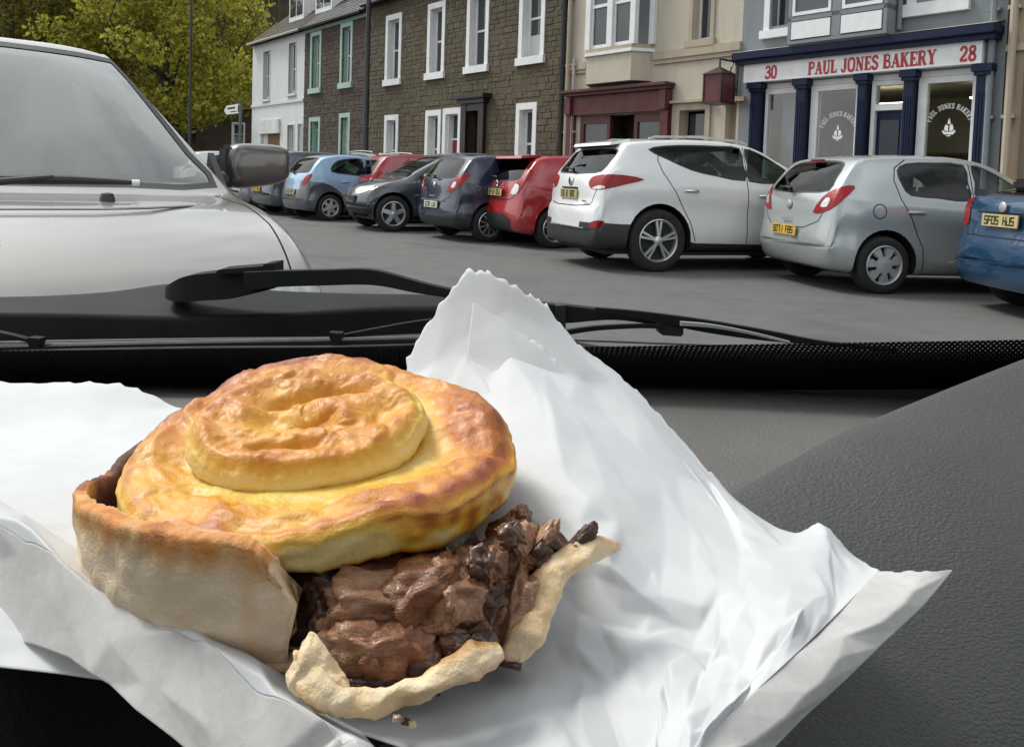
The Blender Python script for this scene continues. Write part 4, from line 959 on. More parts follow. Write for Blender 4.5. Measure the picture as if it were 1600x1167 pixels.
# ------------------------------------------------------------------ car shapes
M['blackrub'] = simple('black_rubber', (.008, .008, .009), .55, var=.2, vs=30)
M['pplate'] = simple('faded_plate', (.46, .38, .17), .55, var=.15)
M['p_white'] = paint('white_car_paint', (.73, .74, .74))
M['p_silver'] = paint('silver_green_paint', (.40, .43, .43), .35)
M['p_red'] = paint('red_car_paint', (.36, .012, .02))
M['p_red2'] = paint('dark_red_car_paint', (.3, .015, .025))
M['p_navy'] = paint('navy_car_paint', (.011, .021, .05))
M['p_grey'] = paint('dark_blue_grey_paint', (.045, .058, .068), .2)
M['p_mpv'] = paint('slate_car_paint', (.07, .08, .095), .2)
M['p_ka'] = paint('pale_blue_car_paint', (.27, .42, .60))
M['p_blue'] = paint('mid_blue_car_paint', (.012, .055, .125), .2)
M['p_champ'] = paint('silver_car_paint', (.29, .282, .266), .35, rough=.26, coat=.75)
M['p_dull'] = paint('grey_car_paint', (.3, .31, .32), .3)

def hatch(**k):
    L = dict(w=1.71, r=.305, wb=2.51, gap=.05,
        top=[(-.70, .50), (-.695, .60), (-.66, .72), (-.645, .86), (-.62, .99), (-.50, 1.17), (-.31, 1.38), (-.2, 1.435), (.1, 1.475), (.6, 1.49), (1.0, 1.475), (1.35, 1.40), (1.75, 1.20), (2.12, 1.0), (2.25, .955), (2.6, .89), (2.95, .78), (3.15, .66), (3.25, .5), (3.255, .46)],
        bot=[(-.70, .45), (-.69, .38), (-.665, .31), (-.6, .25), (-.35, .2), (.2, .19), (2.3, .18), (2.9, .2), (3.15, .27), (3.24, .40), (3.255, .46)],
        belt=[(-.7, 1.0), (0, 1.02), (1., .97), (2.2, .92), (3.2, .78)],
        windows=[rnd_poly([(.15, 1.30), (.28, 1.385), (.6, 1.405), (.97, 1.395), (.99, 1.2), (.99, 1.0), (.6, 1.02), (.28, 1.04), (.19, 1.14)]),
                 rnd_poly([(1.07, 1.0), (1.07, 1.2), (1.06, 1.39), (1.25, 1.355), (1.5, 1.24), (1.8, 1.06), (1.87, .985), (1.5, .985)])],
        rearwin=[rnd_poly([(-.60, 1.06), (-.3, 1.035), (0, 1.03), (.3, 1.035), (.6, 1.06), (.585, 1.2), (.52, 1.36), (.3, 1.40), (0, 1.405), (-.3, 1.40), (-.52, 1.36), (-.585, 1.2)])],
        screen=[[(-.62, 1.0), (.62, 1.0), (.56, 1.2), (.47, 1.405), (-.47, 1.405), (-.56, 1.2)]],
        trim=[('reversing_light', M['clearlens'], 'corner', rnd_poly([(-.03, .90), (.05, .90), (.08, .98), (.03, .99)]), .008), ('tail_light', M['redlens'], 'corner', rnd_poly([(-.12, .83), (.02, .84), (.17, .93), (.30, 1.10), (.24, 1.13), (.10, 1.08), (-.01, 1.0)]), .006)],
        seams=[('side', [(.27, 1.42), (.13, 1.33), (.10, 1.2), (.16, 1.0), (.30, .75), (.42, .5), (.44, .25)]), ('side', [(1.03, 1.4), (1.03, .25)]),
               ('side', [(-.1+.075*cos(a), .87+.075*sin(a)) for a in np.linspace(0, 2*pi, 15)]),
               ('rear', [(-.62, .85), (-.55, .74), (-.35, .66), (0, .645), (.35, .66), (.55, .74), (.62, .85)])],
        plate=(-.722, .565, M['yplate'], 'S071 FMS', .08), style=(7, 'trim'), rimmat=M['alloydull'], mirror=(1.72, 1.03), handles=[(.33, .865)], paint=M['p_silver'], hoodx=(2.2, 9))
    L.update(k); return L
def bx_(*a, **k):
    m = MB(); m.box(*a, **k); return m
def loc_from(wx, wy, head, w):
    a = RD(head); return Vector((wx, wy, 0))+Vector((-sin(a), cos(a), 0))*(w/2-.13)
def wiper_extra(x, z, tilt, L=.33):
    m = MB(); m.tube([(x, .02, z), (x-.02, -.02, z+.03), (x+.02, L*.55, z+.05), (x+.03, L, z+.045)], [.025, .02, .012, .008], 6); return ('rear_wiper', M['black_plastic'], m)
def badge(x, z, r, mt=None):
    m = MB(); m.lathe([(0, .008), (r*.8, .008), (r, 0), (r*1.0, -.01)], lambda a, b, h: (x-h, a, z+b), 20); return ('badge', mt or M['chrome'], m)

# silver hatchback in front of the bakery
hd = 10; sp = hatch(extras=lambda: [wiper_extra(-.63, 1.05, 0), badge(-.658, .9, .05, M['alloydull']), ('plate_handle', M['chrome'], bx_(-.70, -.685, -.1, .1, .735, .755, c=.005)),
    
    ('high_brake_light', M['redlens'], bx_(-.36, -.30, -.11, .11, 1.395, 1.415, c=.005))])
build_car(sp, 'silver_hatchback', 'pale silver hatchback with yellow plate and fuel cap parked before the bakery', loc_from(3.9, 8.5, hd, 1.71), RD(hd))

# white crossover
suv = dict(w=1.82, r=.385, wb=2.64, gap=.05, rr=.6, rt=.12,
    top=[(-.90, .52), (-.90, .64), (-.875, .76), (-.83, .80), (-.815, .98), (-.76, 1.16), (-.58, 1.37), (-.45, 1.52), (-.36, 1.585), (0, 1.63), (.6, 1.66), (1.1, 1.645), (1.5, 1.57), (1.95, 1.36), (2.35, 1.14), (2.5, 1.085), (2.9, 1.02), (3.3, .88), (3.46, .7), (3.50, .52), (3.505, .48)],
    bot=[(-.90, .46), (-.89, .38), (-.84, .29), (-.4, .26), (.3, .25), (2.3, .25), (3.0, .27), (3.4, .36), (3.5, .46), (3.505, .48)],
    belt=[(-.9, 1.2), (0, 1.22), (.6, 1.16), (1.3, 1.10), (2.4, 1.04), (3.4, .85)],
    windows=[rnd_poly([(-.13, 1.49), (.1, 1.55), (.5, 1.575), (.9, 1.58), (1.2, 1.565), (1.22, 1.35), (1.22, 1.145), (.8, 1.19), (.45, 1.25), (.1, 1.38)]),
             rnd_poly([(1.27, 1.14), (1.27, 1.35), (1.265, 1.56), (1.5, 1.51), (1.8, 1.37), (2.1, 1.17), (2.16, 1.10), (1.7, 1.12)])],
    rearwin=[rnd_poly([(-.66, 1.20), (-.35, 1.175), (0, 1.17), (.35, 1.175), (.66, 1.20), (.68, 1.34), (.66, 1.47), (.4, 1.50), (0, 1.505), (-.4, 1.50), (-.66, 1.47), (-.68, 1.34)])],
    screen=[[(-.66, 1.16), (.66, 1.16), (.58, 1.4), (.5, 1.57), (-.5, 1.57), (-.58, 1.4)]],
    trim=[('reversing_light', M['clearlens'], 'corner', rnd_poly([(-.13, 1.0), (-.02, 1.035), (.06, 1.03), (.07, 1.005), (-.05, .99)]), .009), ('tail_light', M['redlens'], 'corner', rnd_poly([(-.20, 1.06), (-.16, 1.13), (0, 1.165), (.25, 1.17), (.47, 1.125), (.3, 1.06), (.1, 1.0), (-.06, .985), (-.16, 1.0)]), .006),
          ('fog_reflector', M['redlens'], 'corner', rnd_poly([(-.12, .57), (-.02, .615), (.08, .61), (.08, .555), (-.0, .525), (-.1, .535)]), .006),
          ('bumper_cladding', M['black_plastic'], 'rear', [(-1, .2), (1, .2), (1, .58), (.68, .585), (.5, .50), (-.5, .50), (-.68, .585), (-1, .58)], .004),
          ('bumper_cladding', M['black_plastic'], 'side', [(-1, .15), (-.25, .15), (-.25, .57), (-.7, .59), (-1, .58)], .004),
          ('sill_cladding', M['black_plastic'], 'side', [(.25, .15), (2.35, .15), (2.35, .33), (.5, .36), (.25, .42)], .004)],
    seams=[('side', [(.0, 1.44), (-.02, 1.36), (.03, 1.22), (.2, .98), (.42, .62), (.5, .38)]), ('side', [(1.245, 1.57), (1.245, .36)]), ('rear', [(-.72, 1.02), (-.66, .93), (-.6, .80), (-.3, .775), (.3, .775), (.6, .80), (.66, .93), (.72, 1.02)])],
    plate=(-.842, .865, M['pplate'], 'SO12 KXC', .02), style=(5, 'twin'), mirror=(2.0, 1.16), handles=[(.42, 1.0), (1.5, .96)], handlemat=M['chrome'], paint=M['p_white'], sglass=M['privglass'], hoodx=(2.4, 9),
    extras=lambda: [wiper_extra(-.765, 1.2, 0, .36), badge(-.815, 1.08, .06), ('tailgate_handle', M['seam'], bx_(-.835, -.81, -.24, .24, .985, 1.005, c=.006)), ('model_badge', M['chrome'], bx_(-.845, -.825, -.56, -.44, .83, .85, c=.004)),
        ('roof_spoiler', M['p_white'], (lambda m: m.prism([(-.55, 1.535), (-.28, 1.575), (-.28, 1.622), (-.53, 1.575)], lambda u, v, k: (u+.0, (.56 if k else -.56), v)))(MB())),
        ('spoiler_underside', M['black_plastic'], (lambda m: m.prism([(-.54, 1.528), (-.38, 1.50), (-.38, 1.56), (-.535, 1.537)], lambda u, v, k: (u, (.53 if k else -.53), v)))(MB())),
        ('roof_rail', M['alloydull'], (lambda m: m.tube([(-.05, .62, 1.63), (.05, .61, 1.66), (.7, .60, 1.685), (1.3, .585, 1.655), (1.4, .58, 1.62)], .018, 6))(MB())),
        ('roof_rail', M['alloydull'], (lambda m: m.tube([(-.05, -.62, 1.63), (.05, -.61, 1.66), (.7, -.60, 1.685), (1.3, -.585, 1.655), (1.4, -.58, 1.62)], .018, 6))(MB()))])
hd = 19; build_car(suv, 'white_crossover', 'white crossover with black lower cladding between silver hatchback and red hatchback', loc_from(1.76, 9.87, hd, 1.82), RD(hd))

# blue hatchback at the right edge
hd = 0
vw = hatch(w=1.74, top=[(-.74, .50), (-.735, .62), (-.70, .70), (-.675, .78), (-.66, .98), (-.62, 1.05), (-.45, 1.10), (-.3, 1.13), (.1, 1.2), (.6, 1.23), (1.0, 1.22), (1.35, 1.20), (1.75, 1.12), (2.12, 1.0), (2.25, .955), (2.6, .89), (2.95, .78), (3.15, .66), (3.25, .5), (3.255, .46)],
    bot=[(-.74, .44), (-.73, .34), (-.69, .25), (-.35, .2), (.2, .19), (2.3, .18), (2.9, .2), (3.15, .27), (3.24, .40), (3.255, .46)], paint=M['p_blue'],
    rearwin=[rnd_poly([(-.60, 1.085), (-.3, 1.075), (0, 1.072), (.3, 1.075), (.60, 1.085), (.58, 1.12), (.52, 1.16), (.3, 1.18), (0, 1.185), (-.3, 1.18), (-.52, 1.16), (-.58, 1.12)])], windows=[], screen=[],
    trim=[('tail_light', M['redlens'], 'corner', rnd_poly([(-.02, .8), (.12, .8), (.2, .9), (.2, 1.03), (.06, 1.05), (0, 1.0)]), .006)],
    seams=[('rear', [(-.62, 1.05), (-.62, .76), (-.56, .70), (.56, .70), (.62, .76), (.62, 1.05)]), ('side', [(1.03, 1.4), (1.03, .25)])],
    plate=(-.712, .80, M['pplate'], 'SF05 HJS', .06), style=(5, 'wide'), r=.315,
    extras=lambda: [badge(-.686, .975, .05, M['alloydull']), ('folded_hood', M['blackrub'], (lambda m: m.box(-.25, .75, -.6, .6, 1.13, 1.245, c=.03) or m)(MB())), ('plate_recess_lip', M['seam'], bx_(-.70, -.676, -.36, .36, .92, .932, c=.004))])
build_car(vw, 'blue_car', 'low mid blue car with dark folded hood at the right edge', Vector((5.07, 7.2, 0)), RD(hd))

# red hatchback behind the white crossover
red = hatch(w=1.72, r=.315, paint=M['p_red'], style=(7, 'thin'), rimmat=M['alloy'],
    trim=[('reversing_light', M['clearlens'], 'corner', rnd_poly([(-.1, .84), (.03, .84), (.07, .96), (0, 1.0), (-.05, .95)]), .01), ('tail_light', M['redlens'], 'corner', rnd_poly([(-.06, .86), (.06, .86), (.16, 1.0), (.26, 1.18), (.2, 1.24), (.08, 1.16), (-.02, 1.0)]), .008),
          ('lower_bumper', M['black_plastic'], 'rear', [(-.5, .2), (.5, .2), (.56, .44), (.35, .52), (-.35, .52), (-.56, .44)], .004)],
    plate=(-.70, .80, M['pplate'], 'SP13 OEJ', .05), seams=[('side', [(1.03, 1.4), (1.03, .25)]), ('rear', [(-.6, .9), (-.55, .78), (-.45, .745), (.45, .745), (.55, .78), (.6, .9)])],
    extras=lambda: [wiper_extra(-.64, 1.06, 0), badge(-.66, 1.0, .045), ('plate_lip', M['chrome'], bx_(-.70, -.665, -.3, .3, .93, .945, c=.004)),
        ('roof_spoiler', M['p_red'], (lambda m: m.prism([(-.5, 1.40), (-.15, 1.43), (-.15, 1.475), (-.48, 1.44)], lambda u, v, k: (u, (.55 if k else -.55), v)))(MB()))])
hd = 25; build_car(red, 'red_hatchback', 'bright red hatchback squeezed between the white crossover and navy hatchback', loc_from(.64, 12.68, hd, 1.72), RD(hd))

# navy hatchback
navy = hatch(paint=M['p_navy'], style=(10, 'thin'), rimmat=M['alloy'], plate=(-.722, .545, M['wplate'], 'SC09 LDU', .06),
    extras=lambda: [wiper_extra(-.63, 1.05, 0), badge(-.658, .93, .05), ('plate_handle', M['chrome'], bx_(-.70, -.685, -.1, .1, .735, .755, c=.005)), ('bumper_strip', M['chrome'], bx_(-.712, -.69, -.42, .42, .668, .682, c=.004))])
navy['trim'] = navy['trim']+[('lower_bumper', M['black_plastic'], 'rear', [(-1, .2), (1, .2), (1, .40), (-1, .40)], .004)]
hd = 30; build_car(navy, 'navy_hatchback', 'dark navy hatchback with pale plate left of the bright red hatchback', loc_from(-.42, 13.45, hd, 1.71), RD(hd))

# dark crossover parked nose out
cross = dict(suv); cross.update(w=1.8, r=.34, paint=M['p_grey'], style=(5, 'wide'), rimmat=M['alloy'],
    top=[(x, z-.09*min(1, max(0, (z-.5)/.5))) for x, z in [(a if a < 2.6 else 2.6+(a-2.6)*.76, b) for a, b in suv['top']]], bot=[(a if a < 2.6 else 2.6+(a-2.6)*.76, b) for a, b in suv['bot']], belt=[(x, z-.09) for x, z in suv['belt']],
    windows=[[(x, z-.10) for x, z in p] for p in suv['windows']], rearwin=[[(y, z-.1) for y, z in p] for p in suv['rearwin']], screen=[[(y, z-.09) for y, z in p] for p in suv['screen']],
    trim=[('headlight', M['clearlens'], 'fcorner', rnd_poly([(-2.1, .80), (-1.95, .83), (-1.78, .84), (-1.62, .86), (-1.66, .78), (-1.85, .71), (-2.05, .69)]), .006),
          ('sill_cladding', M['black_plastic'], 'side', [(.25, .15), (2.35, .15), (2.35, .30), (.25, .32)], .004), ('bumper_cladding', M['black_plastic'], 'front', [(-1, .2), (1, .2), (1, .42), (-1, .42)], .004)],
    seams=[('side', [(1.245, 1.47), (1.245, .33)]), ('side', [(2.2, 1.0), (2.2, .33)])], mirror=(2.0, 1.05), handles=[(.42, .9), (1.5, .87)], handlemat=M['p_grey'], sglass=M['carglass'], rglass=M['carglass'])
cross.pop('plate'); cross['extras'] = lambda: [('front_grille', M['black_plastic'], bx_(3.18, 3.27, -.4, .4, .5, .66, c=.02))]
hd = 27; a = RD(hd+180); cw = Vector((-2.27, 15.16, 0)); fwd = Vector((cos(a), sin(a), 0)); lf = Vector((-sin(a), cos(a), 0))
build_car(cross, 'dark_crossover', 'dark blue grey crossover parked nose out with pale headlight', cw-fwd*2.64-lf*(.9-.13), a)

# dark red hatchback behind it
hd = 27; r2 = hatch(paint=M['p_red2'], plate=(-.722, .565, M['pplate'], 'SE08 PUA', .08), top=[(x, z*1.04) for x, z in hatch()['top']])
build_car(r2, 'dark_red_hatchback', 'dark red hatchback half hidden behind the nose of dark crossover', loc_from(-2.55, 17.75, hd, 1.71), RD(hd))

# pale blue small car with dark bumpers
ka = hatch(w=1.64, r=.29, wb=2.45, paint=M['p_ka'], style=(6, 'wide'), rimmat=M['alloydull'],
    top=[(-.62, .48), (-.615, .62), (-.58, .78), (-.55, .95), (-.40, 1.16), (-.2, 1.36), (.1, 1.455), (.5, 1.49), (.9, 1.475), (1.25, 1.40), (1.6, 1.22), (1.95, 1.0), (2.1, .945), (2.5, .86), (2.8, .74), (2.95, .6), (3.0, .46)],
    bot=[(-.62, .42), (-.61, .34), (-.57, .24), (-.3, .2), (.2, .19), (2.3, .18), (2.7, .2), (2.9, .3), (3.0, .46)],
    windows=[rnd_poly([(.02, 1.08), (.05, 1.22), (.2, 1.34), (.5, 1.4), (.8, 1.395), (.82, 1.2), (.82, 1.02), (.4, 1.03)]), rnd_poly([(.9, 1.02), (.9, 1.2), (.9, 1.385), (1.15, 1.33), (1.5, 1.14), (1.68, .99), (1.3, .995)])],
    trim=[('tail_light', M['redlens'], 'corner', rnd_poly([(-.02, .78), (.1, .78), (.2, .92), (.22, 1.03), (.1, 1.0), (.0, .9)]), .006),
          ('dark_bumper', M['p_mpv'], 'rear', [(-1, .2), (1, .2), (1, .74), (.5, .68), (-.5, .68), (-1, .74)], .005),
          ('dark_wing', M['p_mpv'], 'side', rnd_poly([(-.72, .2), (-.7, .80), (-.4, .86), (-.05, .80), (.25, .62), (.42, .4), (.42, .2), (-.2, .1)]), .005)],
    seams=[('side', [(.86, 1.4), (.86, .25)])], plate=(-.64, .56, M['pplate'], 'SH10 AEC', .08), extras=lambda: [wiper_extra(-.52, 1.02, 0)])
hd = 37; build_car(ka, 'pale_blue_hatchback', 'small pale blue hatchback with dark grey bumper and wings', loc_from(-4.09, 17.87, hd, 1.64), RD(hd))

# slate people carrier and the cars beyond
mpv = hatch(paint=M['p_mpv'], style=(6, 'wide'), rimmat=M['hubdark'], top=[(x, z*1.06) for x, z in hatch()['top']], trim=[('tail_light', M['redlens'], 'corner', [(-.1, .96), (.25, 1.1), (.05, 1.22)], .006), ('tail_light_lens', M['clearlens'], 'corner', [(-.02, 1.02), (.12, 1.07), (.05, 1.15)], .01)],
    windows=[[(x, z*1.05) for x, z in p] for p in hatch()['windows']], rearwin=[[(x, z*1.05) for x, z in p] for p in hatch()['rearwin']], screen=[[(x, z*1.04) for x, z in p] for p in hatch()['screen']])
hd = 36; SL = build_car(mpv, 'slate_hatchback', 'slate grey hatchback just right of the silver car door mirror', loc_from(-5.25, 19.4, hd, 1.71), RD(hd))
def recolour(src, name, label, loc, head, swap):
    c = copy_tree(src); c.name = name; c.location = loc; c.rotation_euler = (0, 0, head); c['label'] = label
    def go(o):
        for ch in o.children:
            for sl_ in ch.material_slots:
                if sl_.material and sl_.material.name in swap:
                    m_ = sl_.material.name; sl_.link = 'OBJECT'; sl_.material = swap[m_]
            go(ch)
    go(c); return c
recolour(SL, 'grey_hatchback', 'grey hatchback seen under the silver car door mirror', loc_from(-6.5, 20.9, hd, 1.71), RD(hd), {'slate_car_paint': M['p_dull'], 'dark_hub': M['alloydull']})
recolour(SL, 'white_hatchback', 'white roofed hatchback glimpsed left of the silver car door mirror', loc_from(-8.6, 22.6, hd, 1.71), RD(hd), {'slate_car_paint': M['p_white']})
lng = dict(suv); lng.update(paint=M['p_grey'], plate=suv['plate'], sglass=M['carglass'])
build_car(lng, 'dark_estate_car', 'dark long roofed estate car rising behind the pale blue hatchback', st(-19.3, 11.0), RD(-51.7+180))

# ------------------------------------------------------------------ the silver car facing us
M['mirrorcap'] = paint('bronze_silver_paint', (.10, .088, .078), .6)
M['fscreen'] = glass('tinted_windscreen', (.5, .58, .55), .15, .0)
near = dict(w=1.74, r=.33, wb=2.54, gap=.06, ds=.045, ns=5, fr=1.0, ft=.10, fbow=.22, tumble=.62, crange=.62,
    top=[(-.85, .5), (-.84, .7), (-.80, .95), (-.7, 1.3), (-.55, 1.56), (-.2, 1.64), (.4, 1.665), (1.0, 1.655), (1.36, 1.625), (1.46, 1.60), (1.62, 1.50), (1.9, 1.29), (2.22, 1.055), (2.30, 1.005), (2.42, .985), (2.7, .955), (3.0, .885), (3.2, .79), (3.32, .66), (3.36, .5), (3.365, .45)],
    bot=[(-.85, .5), (-.8, .35), (-.4, .28), (.3, .25), (2.3, .25), (3.0, .27), (3.3, .34), (3.365, .45)],
    belt=[(-.8, 1.05), (0, 1.03), (1.3, 1.0), (2.3, .97), (3.0, .86), (3.36, .7)],
    windows=[rnd_poly([(.2, 1.1), (.2, 1.5), (.8, 1.57), (.85, 1.06)]), rnd_poly([(.95, 1.06), (.95, 1.56), (1.3, 1.54), (1.6, 1.38), (1.95, 1.12), (2.02, 1.05)])],
    rearwin=[rnd_poly([(-.6, 1.1), (.6, 1.1), (.55, 1.5), (-.55, 1.5)])],
    screen=[rnd_poly([(-.735, 1.02), (-.4, 1.015), (0, 1.015), (.4, 1.015), (.735, 1.02), (.69, 1.16), (.62, 1.36), (.545, 1.545), (.50, 1.575), (.25, 1.59), (0, 1.593), (-.25, 1.59), (-.50, 1.575), (-.545, 1.545), (-.62, 1.36), (-.69, 1.16)], 2)],
    seal=.022, trim=[('headlight', M['clearlens'], 'fcorner', rnd_poly([(-2.0, .72), (-1.75, .76), (-1.6, .78), (-1.65, .66), (-1.95, .62)]), .006)],
    seams=[('top', [(2.33, -.70), (2.5, -.735), (2.8, -.72), (3.15, -.66)]), ('top', [(2.33, .70), (2.5, .735), (2.8, .72), (3.15, .66)]), ('side', [(.9, 1.6), (.9, .3)]), ('side', [(2.1, 1.0), (2.1, .3)])], seamw=.007,
    style=(5, 'wide'), handles=[(.4, .92)], paint=M['p_champ'], fglass=M['fscreen'], sglass=M['carglass'], hoodx=(2.3, 9), seats=(.3, 1.25), dashx=1.75)
def near_extras():
    out = []
    m = MB(); m.tube([(2.335, -.55, 1.022), (2.33, -.1, 1.035), (2.325, .2, 1.04), (2.32, .42, 1.035)], [.012, .016, .016, .008], 8); m.tube([(2.36, -.45, 1.005), (2.36, -.1, 1.02), (2.33, .15, 1.048)], [.018, .014, .01], 8); out.append(('wiper', M['black_plastic'], m))
    m = MB(); m.tube([(2.325, .40, 1.034), (2.325, .425, 1.034)], .012, 8); out.append(('wiper_tip', M['wpaint'], m))
    for y in (-.28, .28):
        m = MB(); m.lathe([(0, .02), (.018, .016), (.024, .0), (.024, -.02)], lambda a, b, h: (2.5+a*1.3, y+b, .985+h), 12); out.append(('washer_jet', M['black_plastic'], m))
    # raised bonnet scoop: a shallow ridge line either side
    for sg in (1, -1):
        m = MB(); m.tube([(2.47, sg*.60, .965), (2.52, sg*.60, .966), (2.62, sg*.50, .966), (2.70, sg*.36, .962), (2.73, sg*.2, .960), (2.735, 0, .960)], [.003, .007, .008, .008, .007, .006], 6, flat=.6); out.append(('bonnet_crease', M['p_champ'], m))
    m = MB(); m.box(3.30, 3.40, -.42, .42, .48, .64, c=.03); out.append(('front_grille', M['black_plastic'], m))
    return out
near['extras'] = near_extras
NC = build_car(near, 'silver_estate_car', 'large silver car facing us close outside the windscreen on the left', Vector((-3.169, 4.443, 0)), RD(-50.4), group=None)
for sg in (1, -1):
    b = bmesh.new(); bmesh.ops.create_uvsphere(b, u_segments=28, v_segments=18, radius=1)
    for v in b.verts:                                    # a rounded box, blunt on the mirror side
        p = v.co; q = Vector([math.copysign(abs(c)**.5, c) for c in p]); 
        q = Vector((q.x*(.1 if q.x > 0 else .055), q.y*.135*(1+.08*q.x), q.z*.094*(1-.1*q.y*sg)))
        v.co = Vector((2.0+q.x, sg*.985+q.y, 1.115+q.z+.012*q.y*sg/.1*.6))
    m = MB(); m.bm(b); mm = m.build('door_mirror', M['mirrorcap'], NC, smooth=True)
    m = MB(); m.tube([(2.02, sg*.74, 1.035), (2.02, sg*.86, 1.05), (2.02, sg*.93, 1.07)], [.055, .045, .04], 12, flat=.8); m.prism([(1.98, 1.02), (2.2, 1.005), (2.02, 1.16)], lambda u, v, k: (u, sg*(.775 if k else .80), v)); m.box(1.95, 2.06, min(sg*.84, sg*.88), max(sg*.84, sg*.88), 1.03, 1.2, c=.018); m.build('mirror_base', M['black_plastic'], mm, smooth=True, angle=50)
m = MB(); m.box(1.42, 1.46, -.12, .12, 1.42, 1.49, c=.02); m.build('rear_view_mirror', M['lining'], NC)
# ------------------------------------------------------------------ our own car: dashboard, windscreen, wipers
def leather(name, col, sc, stretch, strength, dist, rough=.5, spec=.5):
    t = NT(name); v = t.co('Object', stretch[0], stretch[1])
    nz_ = t.n('TexNoise'); nz_.inputs['Scale'].default_value = sc*.55; nz_.inputs['Detail'].default_value = 3; t.l(v, nz_.inputs['Vector'])
    ad = t.n('VectorMath'); ad.operation = 'MULTIPLY_ADD'; t.l(nz_.outputs['Color'], ad.inputs[0]); ad.inputs[1].default_value = (1.6/sc,)*3; t.l(v, ad.inputs[2])
    vo = t.n('TexVoronoi'); vo.feature = 'SMOOTH_F1'; vo.inputs['Scale'].default_value = sc; vo.inputs['Smoothness'].default_value = .6; t.l(ad.outputs[0], vo.inputs['Vector'])
    h = t.math('ADD', t.math('MULTIPLY', t.fr(vo.outputs['Distance'], .1, .75, 1, 0), .7), t.math('MULTIPLY', t.noise(v, sc*1.3, 5, .7), .9))
    sm = t.noise(t.co('Object'), 14, 4); mask = t.fr(t.noise(t.co('Object'), 9, 2), .35, .65, .45, 1)
    t.set(Base_Color=t.ramp(sm, [(.3, tuple(x*.9 for x in col)), (.7, tuple(x*1.1 for x in col))]), Roughness=t.fr(h, .3, 1., rough-.06, rough+.1), Specular_IOR_Level=spec,
          Normal=t.bump(t.math('MULTIPLY', h, mask), strength, dist)); return t.m
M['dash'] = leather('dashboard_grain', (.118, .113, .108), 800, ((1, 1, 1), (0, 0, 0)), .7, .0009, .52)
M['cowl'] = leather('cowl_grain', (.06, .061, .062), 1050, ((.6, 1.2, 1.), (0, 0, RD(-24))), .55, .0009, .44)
M['scuttle'] = simple('scuttle_plastic', (.011, .012, .013), .62, var=.25, vs=20, bump=.25, bs=500, bd=.0006, spec=.15)
M['wipermetal'] = simple('wiper_steel', (.5, .5, .5), .28, metal=.9, var=.15, vs=60)
M['screen'] = glass('own_windscreen', (.95, .97, .96), .0, .0)
M['shadedash'] = leather('shaded_dash_grain', (.014, .014, .0145), 800, ((1, 1, 1), (0, 0, 0)), .5, .0008, .7, .06)  # dash grain again, its colour darkened to paint in shade at the near edge
OB = Vector((0, .55, 0)); OC = thing('own_car', 'grey grained dashboard with black windscreen edge and wiper arms around the pie', 'car interior', OB)
def ob(mb, name, mat, parent=None, **k): return mb.build(name, mat, parent or OC, base=OB, **k)
FL = 1.10-.117
def zdash(x, y):
    z = FL-.032*(y-.2); q = max(0, .195-y)/.1; z -= .10*q*q
    k = min(range(len(rid)), key=lambda i: (rid[i].x-x)**2+(rid[i].y-y)**2); w_ = (x-rid[k].x)*wdir.x+(y-rid[k].y)*wdir.y      # makes room for the cowl
    return z-.2*sstep(.012, .06, w_)*sstep(-.12, -.02, x)-.010*sstep(.40, .5, y)*sstep(.02, -.2, x)
# instrument cowl: swept from a ridge that runs away to the right
RG = catmull([(1900, 470, .47), (1750, 508, .435), (1600, 562, .40), (1400, 641, .353), (1250, 706, .324), (1130, 757, .300), (1040, 798, .287), (930, 850, .272), (800, 905, .26), (640, 980, .25), (400, 1090, .23)], 8)
rid = [at(*p) for p in RG]
for i, p in enumerate(rid):
    p.z -= .006*sstep(.15, .07, p.x); p.z = p.z if i < 40 else min(p.z, FL+.001)
rows = []
prof = [(-.016, -.06), (-.010, -.02), (-.005, -.005), (-.002, -.0012), (0, 0), (.003, .0), (.012, -.0016), (.03, -.007), (.055, -.019), (.08, -.036), (.10, -.058), (.118, -.09), (.13, -.11), (.14, -.16), (.145, -.25)]
wdir = Vector((.47, -.88, 0)).normalized()
for w_, dz in prof: rows.append([p+wdir*w_*(1+.35*max(0, p.x-.1)/.1*.5)+Vector((0, 0, dz)) for p in rid])
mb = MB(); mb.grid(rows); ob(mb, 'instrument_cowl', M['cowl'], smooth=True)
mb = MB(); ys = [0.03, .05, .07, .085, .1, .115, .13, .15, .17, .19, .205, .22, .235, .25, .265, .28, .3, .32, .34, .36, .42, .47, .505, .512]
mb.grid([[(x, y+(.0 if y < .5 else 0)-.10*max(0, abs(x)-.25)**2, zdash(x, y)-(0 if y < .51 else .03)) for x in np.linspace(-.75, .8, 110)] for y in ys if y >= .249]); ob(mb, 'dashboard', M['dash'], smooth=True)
mb = MB(); mb.grid([[(x, y-.10*max(0, abs(x)-.25)**2, zdash(x, y)-(0 if y < .249 else .0015)) for x in np.linspace(-.75, .8, 80)] for y in ys if y < .27]); ob(mb, 'shaded_dashboard', M['shadedash'], smooth=True)  # near roll-off rows of the same dash, with shade painted as near-black colour
# windscreen
def wsb(px): return at(px, 601-.0075*px, .505-.00000002*(px-800)**2)
up_ = Vector((0, -.80, .60))
PX = np.linspace(-900, 2500, 60); mb = MB()
mb.grid([[wsb(px)+up_*d+Vector((0, -.00000001*(px-800)**2, 0)) for px in PX] for d in np.linspace(-.02, .78, 12)]); ws = ob(mb, 'windscreen', M['screen'], smooth=True)
